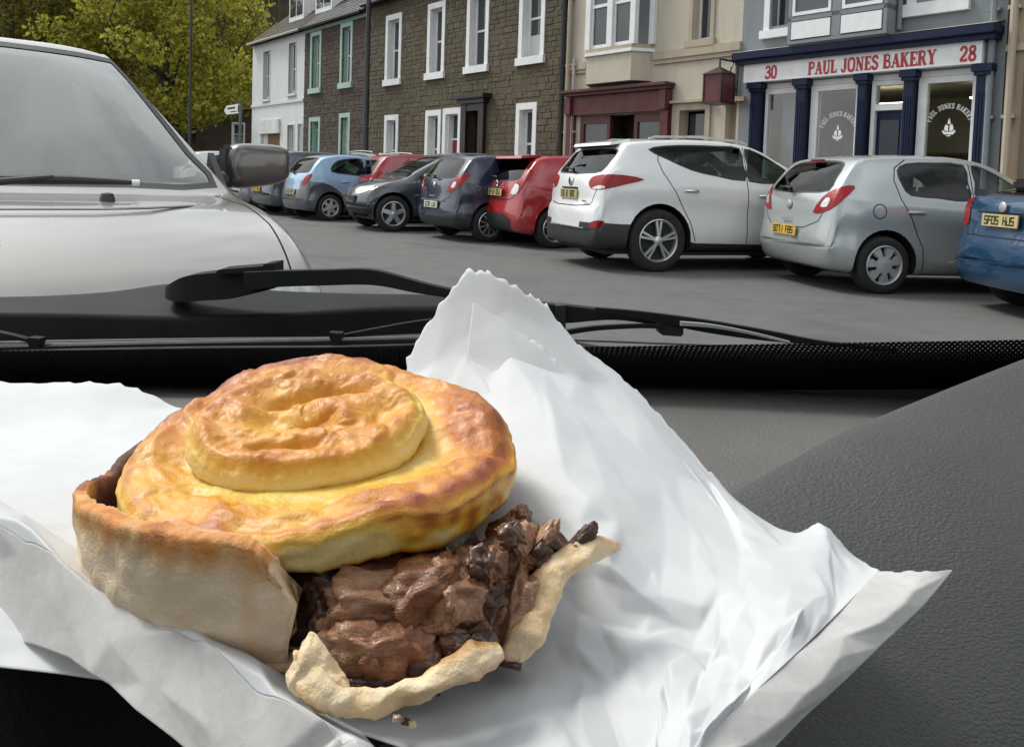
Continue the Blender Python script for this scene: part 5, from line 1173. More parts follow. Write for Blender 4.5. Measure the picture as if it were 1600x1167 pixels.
# ceramic edge band printed on the inside of the glass, breaking up into dots
t = NT('ceramic_edge_band'); uv = t.n('UVMap'); sx = t.n('SeparateXYZ'); t.l(uv.outputs[0], sx.inputs[0])
u_, v_ = sx.outputs[0], sx.outputs[1]; pit = 2*pi/.0060
a_ = t.math('SINE', t.math('MULTIPLY', t.math('ADD', u_, v_), pit)); b_ = t.math('SINE', t.math('MULTIPLY', t.math('SUBTRACT', u_, v_), pit))
h_ = t.math('ADD', t.math('MULTIPLY', t.math('MULTIPLY', a_, b_), .5), .5)
thr = t.fr(v_, .022, .056, 1.02, .86); open_ = t.math('GREATER_THAN', h_, thr)
tr = t.n('BsdfTransparent'); m_ = t.n('MixShader'); t.set(Base_Color=(.006, .006, .006), Roughness=.5); t.l(open_, m_.inputs[0]); t.l(t.b.outputs[0], m_.inputs[1]); t.l(tr.outputs[0], m_.inputs[2]); t.l(m_.outputs[0], t.out.inputs['Surface'])
mb = MB(); top = .055; ds_ = np.linspace(-.03, top, 10); nrm = Vector((0, -.6, -.8))
mb.grid([[wsb(px)+up_*d*(1+.08*max(0, (px-900)/700))+nrm*.0025 for px in PX] for d in ds_]); fb = ob(mb, 'edge_band', t.m, ws, smooth=True)
ul = fb.data.uv_layers.new(name='UVMap'); n_ = len(PX); xs_ = [wsb(px).x for px in PX]
for lp in fb.data.loops:
    i, j = divmod(lp.vertex_index, n_); ul.data[lp.index].uv = (xs_[j], ds_[i])
# black gap filler under the glass edge
mb = MB(); mb.grid([[wsb(px)+Vector((0, dy, dz)) for px in PX] for dy, dz in ((-.012, -.03), (-.004, -.006), (.012, -.012), (.05, -.05))]); ob(mb, 'screen_seal', M['blackrub'])
# scuttle panel below the glass
xs_ = [-700, -300, 0, 100, 180, 260, 330, 430, 560, 700, 800, 880, 1000, 1300, 1900]
r0 = [474, 470, 467, 464, 458, 447, 446, 457, 462, 466, 489, 531, 548, 552, 556]
r1 = [490, 487, 486, 487, 489, 491, 492, 488, 479, 478, 498, 538, 553, 558, 562]
rows = [[at(x, y-3, .93) for x, y in zip(xs_, r0)], [at(x, y, .86) for x, y in zip(xs_, r0)], [at(x, y+1, .84) for x, y in zip(xs_, r0)], [at(x, y-1, .79) for x, y in zip(xs_, r1)], [at(x, y+3, .785) for x, y in zip(xs_, r1)], [at(x, y+5, .783)+Vector((0, 0, -.004)) for x, y in zip(xs_, r1)], [at(x, y+3, .785)+Vector((0, 0, -.09)) for x, y in zip(xs_, r1)], [at(x, y+3, .56)+Vector((0, 0, -.09)) for x, y in zip(xs_, r1)]]
rows = [[Vector(p) for p in catmull(r, 4)] for r in rows]
mb = MB(); mb.grid(rows); ob(mb, 'scuttle_panel', M['scuttle'], smooth=True, angle=50)
def ribbonsolid(mb, pts, th, dt):        # pts = (px, py_top, py_bottom, t): a bar with real depth
    A = [[at(x, a, t), at(x, b, t*1.0), at(x, b, t)+Vector((0, dt, -.001)), at(x, a, t)+Vector((0, dt, .0))] for x, a, b, t in pts]
    n = len(A); mb.add([p for q in A for p in q], [(4*i+k, 4*i+(k+1) % 4, 4*i+4+(k+1) % 4, 4*i+4+k) for i in range(n-1) for k in range(4)]+[(3, 2, 1, 0), (4*n-4, 4*n-3, 4*n-2, 4*n-1)])
def smoothpts(p, n=5): return [tuple(q) for q in catmull(p, n)]
# wiper arm: knuckle, cover, cranked arm out to the blade
mb = MB(); ribbonsolid(mb, smoothpts([(258, 449, 466, .80), (266, 443, 470, .79), (286, 433, 472, .78), (318, 428, 470, .775), (360, 425, 467, .77), (400, 422, 458, .765), (428, 421, 451, .76)]), 0, .03); wa = ob(mb, 'wiper_arm', M['scuttle'], smooth=True, angle=40)
mb = MB(); ribbonsolid(mb, [(338, 424, 428, .762), (342, 421.5, 428, .762), (411, 416, 428, .757), (411.5, 413, 430, .757), (428, 411.5, 431, .756), (429, 413, 431, .756)], 0, .03); ob(mb, 'arm_cover', M['scuttle'], wa)
mb = MB(); ribbonsolid(mb, smoothpts([(380, 426, 456, .75), (430, 424, 449, .745), (520, 422, 446, .735), (565, 421, 445, .73), (600, 426, 448, .725), (650, 440, 458, .715), (700, 452, 466, .705), (780, 466, 482, .695), (860, 476, 500, .685), (885, 478, 505, .683), (960, 487, 500, .675), (1035, 497, 510, .668), (1066, 500, 516, .665)]), 0, .012); ob(mb, 'arm_rod', M['scuttle'], wa, smooth=True, angle=45)
mb = MB(); ribbonsolid(mb, [(1030, 499, 520, .655), (1036, 497, 524, .655), (1064, 499, 526, .653), (1068, 502, 522, .653)], 0, .014); ribbonsolid(mb, [(868, 478, 512, .68), (884, 477, 514, .68)], 0, .015); ob(mb, 'blade_clip', M['blackrub'], wa)
def wbar(name, mat, pts, dt=.004, par=None, n=5): 
    mb = MB(); ribbonsolid(mb, smoothpts(pts, n), 0, dt); return ob(mb, name, mat, par, smooth=True, angle=50)
bl = wbar('wiper_blade', M['blackrub'], [(-300, 545, 556, .61), (0, 536, 549, .605), (300, 531, 544, .60), (524, 529, 541, .598), (700, 524, 536, .597), (860, 528, 538, .60)], .008)
wbar('blade_spine', M['wipermetal'], [(-300, 547, 551, .603), (0, 538.5, 542.5, .598), (300, 532.5, 536.2, .593), (524, 528.5, 532.2, .591), (700, 525.5, 528.6, .59), (870, 529, 531.5, .593), (1000, 534, 536, .6), (1150, 540, 541.5, .61)], .002, bl)
wbar('blade_lip', M['wipermetal'], [(-300, 560, 562, .60), (0, 548, 550, .596), (300, 542, 543.6, .592), (524, 540.5, 542, .59), (700, 536, 537, .589)], .002, bl)
for cx, cy in ((52, 535), (524, 527)):
    mb = MB(); ribbonsolid(mb, [(cx-10, cy-7, cy-1, .588), (cx-6, cy-7, cy+9, .588), (cx+6, cy-6, cy+9, .588), (cx+10, cy-6, cy-1, .588)], 0, .008); ob(mb, 'blade_claw', M['scuttle'], bl)
wbar('blade_lever', M['scuttle'], [(536, 523, 529, .60), (600, 511, 519, .61), (660, 501, 511, .62), (720, 496, 508, .63), (800, 500, 510, .635)], .006, bl)
wbar('blade_lever', M['scuttle'], [(-120, 500, 508, .62), (-40, 512, 519, .61), (10, 522, 528, .60), (42, 530, 535, .598)], .006, bl)
b2 = wbar('wiper_blade', M['scuttle'], [(930, 481, 486, .66), (1000, 487, 498, .655), (1100, 500, 519, .65), (1200, 517, 533, .645), (1290, 534, 540, .64), (1400, 546, 551, .64)], .006)
wbar('blade_lever', M['scuttle'], [(880, 517, 525, .65), (930, 510, 517, .65), (1000, 507, 513, .65), (1035, 508, 514, .65)], .005, b2)
wbar('blade_lever', M['alloydull'], [(1064, 503, 509, .645), (1110, 507, 512, .64), (1170, 518, 522, .635), (1235, 534, 537, .63)], .004, b2)
M['sidewin'] = glass('own_side_glass', (.85, .9, .88), .0, .0)
# the cabin behind: headlining, doors, seat backs
mb = MB(); mb.grid([[(x, y, 1.455+.14*sstep(-.1, -.7, y)+.04*(1-(x/.75)**2)) for x in np.linspace(-.72, .78, 12)] for y in np.linspace(-.12, -1.9, 14)]); M['headlining'] = simple('headlining', (.55, .54, .51), .9); ob(mb, 'headlining', M['headlining'], smooth=True)
for sx in (-.74, .8):
    mb = MB(); mb.add([(sx, -1.85, .985), (sx, .42, .985), (sx, -.1, 1.45), (sx, -.6, 1.56), (sx, -1.85, 1.56)], [(0, 1, 2, 3, 4)]); ob(mb, 'side_window', M['sidewin'])
    mb = MB(); mb.box(sx-.03, sx+.03, -1.9, .35, .35, .98, c=.02); ob(mb, 'door_panel', M['lining'])
mb = MB(); mb.box(-.7, .75, -1.95, -1.88, .35, .95); ob(mb, 'rear_bulkhead', M['lining'])
for sx in (-.38, .42):
    mb = MB(); mb.box(sx-.24, sx+.24, -.85, -.65, .4, 1.05, c=.05); mb.box(sx-.13, sx+.13, -.86, -.76, 1.08, 1.28, c=.04); ob(mb, 'seat_back', M['seatcloth'], smooth=True, angle=40)
# ------------------------------------------------------------------ the paper
def _paper(name, c1, c2, tr):
    t = NT(name); v = t.co('Object'); n1 = t.noise(v, 60, 6, .6); n2 = t.noise(v, 420, 3)
    # faint grease spots and fibre
    g = t.fr(t.noise(v, 26, 3), .62, .72, 0, .12)
    c = t.mix(g, t.ramp(n1, [(.3, c1), (.7, c2)]), (.62, .57, .46)); t.set(Base_Color=c, Roughness=.62, Specular_IOR_Level=.3, Normal=t.bump(t.math('ADD', n1, t.math('MULTIPLY', n2, .15)), .25, .0012))
    tl = t.n('BsdfTranslucent'); t.l(c, tl.inputs[0]); m = t.n('MixShader'); m.inputs[0].default_value = tr
    t.l(t.b.outputs[0], m.inputs[1]); t.l(tl.outputs[0], m.inputs[2]); t.l(m.outputs[0], t.out.inputs['Surface']); return t.m
M['paper'] = _paper('white_paper', (.65, .665, .685), (.71, .725, .74), .2)
M['paperout'] = _paper('white_paper_outside', (.62, .615, .60), (.69, .685, .67), .12)
t = NT('single_thin_paper'); n1 = t.noise(t.co('Object'), 90, 6, .7); t.set(Base_Color=(.62, .61, .6), Roughness=.6, Specular_IOR_Level=.3, Normal=t.bump(n1, .3, .001))
tr = t.n('BsdfTransparent'); m_ = t.n('MixShader'); t.l(t.fr(n1, .3, .7, .40, .16), m_.inputs[0]); t.l(t.b.outputs[0], m_.inputs[1]); t.l(tr.outputs[0], m_.inputs[2]); t.l(m_.outputs[0], t.out.inputs['Surface']); M['thin'] = t.m
PF = -.107                                     # resting height below the camera
def pt(px, py, q):                             # q > .13: depth; else height above the resting surface
    if q > .13: return at(px, py, q)
    return on_z(px, py, CAMP.z+PF+q)
def dense(ctrl, ku, kv):
    R_ = [catmull([tuple(pt(*p)) for p in r], ku) for r in ctrl]
    cols = [catmull([R_[i][j] for i in range(len(R_))], kv) for j in range(len(R_[0]))]
    return np.array(cols).transpose(1, 0, 2)      # rows x cols x 3
def facet(P, size, jit, amp, seed, hold=.25, mask=None):
    """break a smooth sheet into flat irregular facets meeting in straight creases"""
    rg = np.random.default_rng(seed); nr, nc = P.shape[:2]
    Lu = np.linalg.norm(np.diff(P, axis=1), axis=2).sum(1).mean(); Lv = np.linalg.norm(np.diff(P, axis=0), axis=2).sum(0).mean()
    nu, nv = max(2, int(round(Lu/size))), max(2, int(round(Lv/size)))
    gx = np.gradient(P, axis=1); gy = np.gradient(P, axis=0); N = np.cross(gx, gy); N /= np.linalg.norm(N, axis=2)[..., None]+1e-12
    K = {}; W_ = {}
    for i in range(nv+1):
        for j in range(nu+1):
            u = (j+(rg.uniform(-jit, jit) if 0 < j < nu else 0))/nu*(nc-1); v = (i+(rg.uniform(-jit, jit) if 0 < i < nv else 0))/nv*(nr-1)
            a, b = min(nr-1, int(v)), min(nc-1, int(u)); a2, b2 = min(nr-1, a+1), min(nc-1, b+1); fv, fu = v-a, u-b
            q = (P[a, b]*(1-fu)+P[a, b2]*fu)*(1-fv)+(P[a2, b]*(1-fu)+P[a2, b2]*fu)*fv
            K[i, j] = (u, v); W_[i, j] = q+N[a, b]*rg.normal()*amp*(1 if mask is None else mask(u/(nc-1), v/(nr-1)))
    out = P.copy()
    for i in range(nv):
        for j in range(nu):
            A, B, C_, D = (i, j), (i, j+1), (i+1, j+1), (i+1, j)
            for T in (((A, B, C_), (A, C_, D)) if rg.random() < .5 else ((A, B, D), (B, C_, D))):
                (x1, y1), (x2, y2), (x3, y3) = (K[t_] for t_ in T); dn = (y2-y3)*(x1-x3)+(x3-x2)*(y1-y3)
                if abs(dn) < 1e-9: continue
                xa, xb = int(max(0, math.floor(min(x1, x2, x3)))), int(min(nc-1, math.ceil(max(x1, x2, x3)))); ya, yb = int(max(0, math.floor(min(y1, y2, y3)))), int(min(nr-1, math.ceil(max(y1, y2, y3))))
                X, Y = np.meshgrid(np.arange(xa, xb+1), np.arange(ya, yb+1))
                l1 = ((y2-y3)*(X-x3)+(x3-x2)*(Y-y3))/dn; l2 = ((y3-y1)*(X-x3)+(x1-x3)*(Y-y3))/dn; l3 = 1-l1-l2; ok = (l1 > -1e-6) & (l2 > -1e-6) & (l3 > -1e-6)
                R_ = l1[..., None]*W_[T[0]]+l2[..., None]*W_[T[1]]+l3[..., None]*W_[T[2]]
                hw = hold+(1-hold)*np.maximum(np.exp(-(Y/(nr-1)/.05)**2), np.exp(-((nc-1-X)/(nc-1)/.03)**2)); hw = hw[ok][:, None]; out[Y[ok], X[ok]] = R_[ok]*(1-hw)+P[Y[ok], X[ok]]*hw
    return out
def crumple(P, seed, size, amp, size2=.013, amp2=.00035, m1=None, m2=None, hold=.25):
    P = facet(P, size, .42, amp, seed, hold, m1); P = facet(P, size2, .45, amp2, seed+1, .1, m2)
    Q = P.copy(); Q[1:-1, 1:-1] = P[1:-1, 1:-1]*.5+(P[:-2, 1:-1]+P[2:, 1:-1]+P[1:-1, :-2]+P[1:-1, 2:])*.125
    return Q
def ragged(P, edge, amp, seed):
    rg = np.random.default_rng(seed); n = P.shape[1] if edge in ('t', 'b') else P.shape[0]
    j = rg.normal(size=n); j = np.convolve(j, [.2, .6, .2], 'same')*.6+np.convolve(rg.normal(size=n), np.ones(9)/9, 'same')*1.5
    for k in range(3):
        f = amp*(1-k/3.)
        if edge == 't': P[k] += (P[k]-P[k+4])/(np.linalg.norm(P[k]-P[k+4], axis=1)[:, None]+1e-9)*(j*f)[:, None]
        if edge == 'r': P[:, -1-k] += (P[:, -1-k]-P[:, -5-k])/(np.linalg.norm(P[:, -1-k]-P[:, -5-k], axis=1)[:, None]+1e-9)*(j*f)[:, None]
    return P
PB = Vector(tuple(on_z(600, 900, CAMP.z+PF)))
BAG = thing('paper_bag', 'crumpled white paper bag torn open under the pie', 'paper bag', PB)
def sheet(name, P, mat, parent=BAG, th=.00025):
    mb = MB(); nr, nc = P.shape[:2]; mb.add([tuple(p) for p in P.reshape(-1, 3)], [(i*nc+j, i*nc+j+1, (i+1)*nc+j+1, (i+1)*nc+j) for i in range(nr-1) for j in range(nc-1)])
    o = mb.build(name, mat, parent, smooth=True, base=PB); md = o.modifiers.new('thickness', 'SOLIDIFY'); md.thickness = th; md.offset = 0; return o
c = [
 [(-150, 604, .35), (-150, 690, .31), (-150, 760, .01), (-150, 850, .008), (-100, 950, .004), (-60, 1040, .0)],
 [(60, 599, .345), (60, 680, .305), (60, 760, .012), (70, 850, .006), (120, 960, .0), (150, 1060, .0)],
 [(205, 606, .335), (215, 690, .30), (220, 760, .008), (230, 850, .002), (260, 960, .0), (300, 1070, .0)],
 [(330, 650, .325), (340, 705, .295), (350, 780, .003), (360, 860, .0), (390, 980, .0), (430, 1110, .0)],
 [(520, 650, .32), (520, 705, .29), (520, 790, .003), (520, 880, .0), (530, 1000, .0), (560, 1140, .0)],
 [(626, 606, .315), (640, 700, .285), (660, 800, .004), (690, 900, .0), (700, 1020, .0), (720, 1190, .0)],
 [(640, 560, .317), (680, 680, .288), (720, 790, .008), (745, 900, .001), (765, 1030, .0), (775, 1200, .0)],
 [(690, 470, .319), (725, 630, .290), (765, 780, .015), (800, 900, .003), (820, 1030, .0), (840, 1200, .0)],
 [(742, 425, .319), (775, 610, .291), (815, 775, .02), (850, 905, .006), (870, 1030, .001), (890, 1200, .0)],
 [(800, 447, .313), (840, 620, .289), (885, 790, .02), (915, 920, .006), (930, 1040, .001), (950, 1200, .0)],
 [(850, 480, .309), (895, 650, .285), (940, 815, .02), (965, 935, .006), (975, 1045, .002), (990, 1198, .0)],
 [(905, 540, .302), (955, 690, .278), (995, 840, .018), (1015, 950, .006), (1020, 1050, .002), (1020, 1194, .0)],
 [(985, 600, .295), (1030, 740, .270), (1060, 870, .012), (1065, 970, .004), (1055, 1060, .003), (1036, 1190, .001)],
 [(1040, 660, .286), (1085, 780, .263), (1110, 890, .011), (1105, 985, .005), (1085, 1070, .004), (1048, 1187, .002)],
 [(1110, 740, .273), (1140, 830, .253), (1155, 915, .009), (1135, 1000, .006), (1105, 1075, .005), (1058, 1184, .003)],
 [(1165, 793, .264), (1190, 860, .008), (1190, 930, .008), (1160, 1005, .008), (1120, 1075, .006), (1066, 1180, .004)],
 [(1238, 833, .254), (1250, 885, .007), (1230, 945, .009), (1190, 1010, .009), (1140, 1075, .008), (1072, 1178, .005)],
 [(1284, 820, .250), (1290, 880, .007), (1265, 945, .009), (1215, 1015, .010), (1155, 1080, .009), (1075, 1177, .006)],
 [(1330, 865, .241), (1315, 910, .006), (1275, 965, .009), (1215, 1030, .011), (1150, 1095, .010), (1078, 1176, .006)],
 [(1374, 893, .004), (1322, 945, .007), (1266, 1000, .009), (1206, 1056, .010), (1146, 1112, .009), (1080, 1174, .007)]]
ctrl = [[c[j][i] for j in range(len(c))] for i in range(6)]
P = dense(ctrl, 14, 26)
under = lambda U, V: min(1, max(.1, math.hypot((U-.26)/.15, (V-.6)/.5)-.55))
P = crumple(P, 5, .028, .0027, .011, .00055, under, lambda U, V: under(U, V)*(1.5 if V > .45 and U > .3 else .45)); MAIN = P.copy()
P = ragged(P, 't', .0017, 3); sheet('sheet', P, M['paper'])
# the nearer torn layer of the bag lying against it
i0 = [(742, 452, .3175), (765, 474, .3135), (797, 503, .3085), (850, 548, .3005), (900, 590, .295), (950, 638, .288), (975, 668, .283), (990, 720, .275), (1000, 775, .265), (1022, 815, .258), (1048, 846, .252)]
i1 = [(722, 620, .2935), (765, 640, .2865), (800, 650, .283), (845, 680, .278), (885, 715, .273), (915, 745, .267), (935, 770, .262), (950, 800, .256), (965, 830, .25), (985, 860, .244), (1010, 880, .24)]
i2 = [(745, 790, .010), (785, 790, .014), (820, 795, .016), (850, 810, .015), (880, 825, .013), (900, 840, .011), (915, 855, .009), (930, 870, .008), (945, 890, .006), (960, 905, .004), (985, 920, .002)]
i3 = [(780, 900, -.012), (815, 900, -.012), (845, 905, -.012), (870, 912, -.012), (890, 918, -.012), (905, 925, -.012), (915, 932, -.012), (925, 940, -.012), (935, 950, -.012), (945, 955, -.012), (965, 960, -.012)]
P = dense([i0, i1, i2, i3], 12, 18); P = crumple(P, 9, .028, .0014, .014, .0003, lambda U, V: min(1, .2+U*2)); P = ragged(P, 't', .0013, 8); sheet('inner_layer', P, M['paper'])
# front left flap: rises over a crest and hangs towards us
cr_ = [(-160, 700), (-80, 742), (0, 788), (70, 832), (130, 868), (190, 893), (245, 925), (300, 958), (380, 1015), (440, 1058), (500, 1102), (545, 1140), (600, 1190)]
ct = [.225, .212, .200, .188, .179, .172, .166, .161, .1545, .150, .1455, .143, .14]
bot_ = [(-200, 1000), (-100, 1004), (-2, 1000), (62, 1004), (110, 1020), (170, 1062), (225, 1102), (290, 1148), (350, 1195), (420, 1250), (470, 1290), (510, 1320), (560, 1360)]
bt = [.20, .19, .18, .172, .166, .160, .155, .15, .145, .14, .137, .135, .133]
rows = [[(x+18, y+6, t_*1.12) for (x, y), t_ in zip(cr_, ct)], [(x+8, y+4, t_*1.05) for (x, y), t_ in zip(cr_, ct)], [(x, y, t_) for (x, y), t_ in zip(cr_, ct)],
        [(lerp(x, a, .12), lerp(y, b, .12)+4, lerp(t_, u, .18)-.003) for (x, y), t_, (a, b), u in zip(cr_, ct, bot_, bt)],
        [(-120, 900, .208), (-60, 925, .198), (0, 938, .188), (80, 962, .1745), (150, 955, .1695)]+[(lerp(x, a, .5)-14, lerp(y, b, .5)+12, lerp(t_, u, .5)-.005) for (x, y), t_, (a, b), u in list(zip(cr_, ct, bot_, bt))[5:]], [(a, b, u) for (a, b), u in zip(bot_, bt)]]
P = dense(rows, 14, 18); P = crumple(P, 21, .026, .0026, .011, .0008, lambda U, V: .3 if V < .45 else 1); sheet('front_flap', P[:49], M['paper']); sheet('flap_outside', P[48:], M['thin'])
# right hand strip: the outside of the bag folded over
f2 = [(1486, 894, .2165), (1440, 948, .2), (1380, 1004, .184), (1318, 1064, .169), (1254, 1122, .158), (1196, 1182, .1485)]
e2 = np.array(catmull([tuple(pt(*q)) for q in f2], 26)); e0 = MAIN[:, -1]; mm = min(len(e2), len(e0))
e0 = e0[np.linspace(0, len(e0)-1, mm).astype(int)]; e2 = e2[np.linspace(0, len(e2)-1, mm).astype(int)]
P = np.stack([e0*(1-q)+e2*q+np.array((.0, -.006, .003))*sin(pi*q)*.6 for q in np.linspace(0, 1, 30)], 1)
P = crumple(P, 41, .022, .0005, .01, .0002); P = ragged(P, 't', .0014, 12); sheet('folded_strip', P, M['thin'])
# little curl where the strip meets the base
P = dense([[(1066, 1120, .171), (1080, 1095, .1745), (1110, 1070, .178), (1140, 1052, .180)], [(1074, 1128, .169), (1100, 1112, .171), (1135, 1095, .174), (1175, 1068, .177)], [(1090, 1142, .168), (1115, 1140, .168), (1145, 1128, .170), (1200, 1080, .176)]], 10, 10)
P = crumple(P, 51, .02, .0003, .01, .0002); sheet('curled_edge', P, M['paper'])
# ------------------------------------------------------------------ the pie
def pastry(name, stops, rough=(.3, .5), coat=.2, bump=.5, bs=900, bd=.0008):
    t = NT(name); at_ = t.n('Attribute'); at_.attribute_name = 'bake'; v = t.co('Object'); n = t.noise(v, 190, 6, .65); n2 = t.noise(v, 900, 3)
    f = t.math('ADD', at_.outputs['Fac'], t.math('MULTIPLY', t.math('SUBTRACT', n, .5), .26)); f = t.math('ADD', f, t.math('MULTIPLY', t.math('SUBTRACT', n2, .5), .08))
    c = t.ramp(f, stops); vo = t.noise(v, bs, 5, .7)
    t.set(Base_Color=c, Roughness=t.fr(n, .3, .7, *rough), Coat_Weight=coat, Coat_Roughness=.3, Subsurface_Weight=.12, Subsurface_Radius=(.004, .002, .001), Subsurface_Scale=.5,
          Normal=t.bump(t.math('ADD', vo, t.math('MULTIPLY', n, 2.2)), bump, bd)); return t.m
M['lidcrust'] = pastry('glazed_lid_pastry', [(0, (.74, .60, .26)), (.18, (.74, .51, .105)), (.4, (.68, .34, .03)), (.6, (.54, .185, .018)), (.8, (.32, .075, .02)), (1, (.10, .025, .012))], (.3, .48), .2, .45, 800, .0008)
M['casecrust'] = pastry('pale_case_pastry', [(0, (.84, .67, .48)), (.25, (.80, .57, .36)), (.5, (.68, .40, .18)), (.7, (.60, .24, .055)), (.88, (.25, .08, .035)), (1, (.09, .03, .02))], (.55, .75), 0., .6, 700)
M['crumb'] = pastry('torn_pastry_crumb', [(0, (.84, .68, .46)), (.35, (.76, .54, .30)), (.65, (.48, .26, .10)), (1, (.1, .035, .018))], (.5, .75), 0, .55, 420, .0010)
def _meat(name, a, b, c, coat=.55):
    t = NT(name); v = t.co('Object'); w = t.noise(t.co('Object', (.22, 1, 1), (0, .3, .5)), 700, 4, .7); n = t.noise(v, 120, 4); w2 = t.noise(v, 330, 4)
    f = t.math('ADD', t.math('MULTIPLY', n, .6), t.math('MULTIPLY', w, .4)); s = t.math('ADD', t.math('MULTIPLY', w, .8), t.math('MULTIPLY', w2, .6))
    t.set(Base_Color=t.ramp(f, [(.36, a), (.5, b), (.64, c)]), Roughness=t.fr(w2, .35, .65, .18, .5), Coat_Weight=t.math('MULTIPLY', t.fr(n, .4, .6, .15, 1), coat), Coat_Roughness=.12, Subsurface_Weight=.05, Subsurface_Radius=(.003, .001, .0006), Normal=t.bump(s, .8, .0012)); return t.m
M['meat'] = _meat('braised_beef', (.14, .048, .02), (.24, .092, .038), (.33, .155, .075), .6)
M['meatlight'] = _meat('pale_cut_beef', (.21, .088, .042), (.34, .17, .09), (.46, .28, .17), .4)
M['meatdark'] = _meat('dark_glazed_beef', (.03, .011, .005), (.085, .032, .014), (.16, .066, .032), .95)
M['gravy'] = _meat('dark_gravy', (.014, .005, .003), (.032, .011, .006), (.07, .025, .014))
PIEC = Vector((-.0520, .2105, CAMP.z-.1035)); PIE = thing('steak_pie', 'golden steak pie with a round pastry knob and bitten open meat filling', 'pie', PIEC)
def setbake(o, vals):
    a = o.data.attributes.new('bake', 'FLOAT', 'POINT'); a.data.foreach_set('value', np.array(vals, dtype=np.float32))
def nz(x, y, z, s=1., oct=1):
    v = 0; a = 1
    for k in range(oct): v += a*noise.noise((x*s, y*s, z*s)); s *= 2.1; a *= .5
    return v
def pie_obj(name, V, F, bake, mat, parent=PIE, sub=0):
    mb = MB(); mb.v = [tuple(v) for v in V]; mb.f = [tuple(f) for f in F]
    me = bpy.data.meshes.new(name); me.from_pydata(mb.v, [], mb.f); me.materials.append(mat); me.shade_smooth()
    b = bmesh.new(); b.from_mesh(me); bmesh.ops.recalc_face_normals(b, faces=b.faces); b.to_mesh(me); b.free()
    o = bpy.data.objects.new(name, me); COL.objects.link(o); o.parent = parent
    if bake is not None: setbake(o, bake)
    return o
# --- case wall: a standing ring of pastry, broken open towards the front right
def rim_h(ph):       # height of the wall top by angle (degrees, 0 = right, 90 = away, 270 = towards us)
    return interp(ph % 360, [(0, .024), (20, .027), (90, .028), (140, .027), (165, .024), (180, .020), (195, .0235), (230, .0282), (255, .0295), (270, .0288), (278, .0268), (284, .0235), (300, .02), (360, .024)])
PH0, PH1 = 20., 284.; n_ph = 230; prof_n = 16; V = []; F = []; BK = []
for i in range(n_ph+1):
    ph = lerp(PH0, PH1, i/n_ph); a = RD(ph); H = rim_h(ph)+.0009*nz(ph*.09, 3, 0)+.0008*nz(ph*.6, 1, 0)
    endf = sstep(PH1-4, PH1, ph)
    ring = []
    for k in range(prof_n):          # outside, bottom to top
        q = k/(prof_n-1); r = .0505+.0046*q**.8+.0012*sin(q*pi)
        ring.append((r, H*q, 0, q))
    th = lerp(.0042, .0024, sstep(140, 180, ph)*(1-sstep(190, 230, ph)))
    ring += [(.0551-th*.25, H+.0008, 1, 1.), (.0551-th*.75, H+.0006, 1, 1.)]
    for k in range(8):
        q = 1-k/7; r = .0505+.0046*q-th; ring.append((r, H*q*.98+.001, 2, q))
    for r, z, sd, q in ring:
        x, y = r*cos(a), r*sin(a); d = .0011*nz(x, y, z, 70, 2)+.0005*nz(x, y, z, 260, 2)
        # ragged broken end
        aa = a+RD(endf*(3.6*nz(z*240, 1.5, 0)+2.6*nz(z*800, 4, sd*3)-3.0*sin(q*pi)+1.5*(sd == 2)))
        if 170 < ph < 190 and q > .6: d -= .0012*abs(nz(ph*.3, z*400, 0))
        e2 = sstep(PH1-16, PH1, ph); aa -= RD(e2*(5.5*sstep(.62, 1.02, q)**1.6+5*sstep(.35, 0, q)))
        x, y = (r+d)*cos(aa), (r+d)*sin(aa); V.append((x, y, z))
        if sd == 0:
            b = .08+.66*sstep(.58, 1.0, q+.09*nz(ph*.05, 0, 2))+.22*nz(x, y, z, 60, 3)+.22*nz(ph*.16, z*130, 3, 1., 3)-.10*sstep(0, .25, q)
            b += .9*sstep(172, 182, ph)*(1-sstep(183, 188, ph))*0
        elif sd == 1: b = .68+.28*nz(ph*.13, 7, 0)+.35*sstep(215, 185, ph)*sstep(150, 175, ph)
        else: b = .45+.3*(1-q)+.45*sstep(215, 185, ph)*sstep(150, 172, ph)
        BK.append(lerp(b, .12+.25*(sd == 2), endf*.9))
m = len(V)//(n_ph+1)
F = [(i*m+j, i*m+j+1, (i+1)*m+j+1, (i+1)*m+j) for i in range(n_ph) for j in range(m-1)]+[tuple(range(m-1, -1, -1)), tuple(n_ph*m+j for j in range(m))]
pie_obj('pastry_case', V, F, BK, M['casecrust'])
# --- base disc
V = [(0, 0, .002)]; BK = [.3]; F = []; nb = 90
for k, (r, z) in enumerate([(.03, .002), (.045, .0022), (.0515, .003), (.0525, .0016), (.051, .0), (.0, .0)]):
    for i in range(nb):
        a = 2*pi*i/nb; cut = 1-.16*sstep(318, 328, i*4)*(1-sstep(352, 359, i*4)); V.append((r*cut*cos(a)*(1+.02*nz(i*.4, k, 0)), r*cut*sin(a)*(1+.02*nz(i*.4, k, 0)), z)); BK.append(.35+.3*nz(i*.3, k, 2))
    for i in range(nb):
        if k == 0: F.append((0, 1+i, 1+(i+1) % nb))
        else: F.append((1+(k-1)*nb+i, 1+(k-1)*nb+(i+1) % nb, 1+k*nb+(i+1) % nb, 1+k*nb+i))
pie_obj('pastry_base', V, F, BK, M['casecrust'])
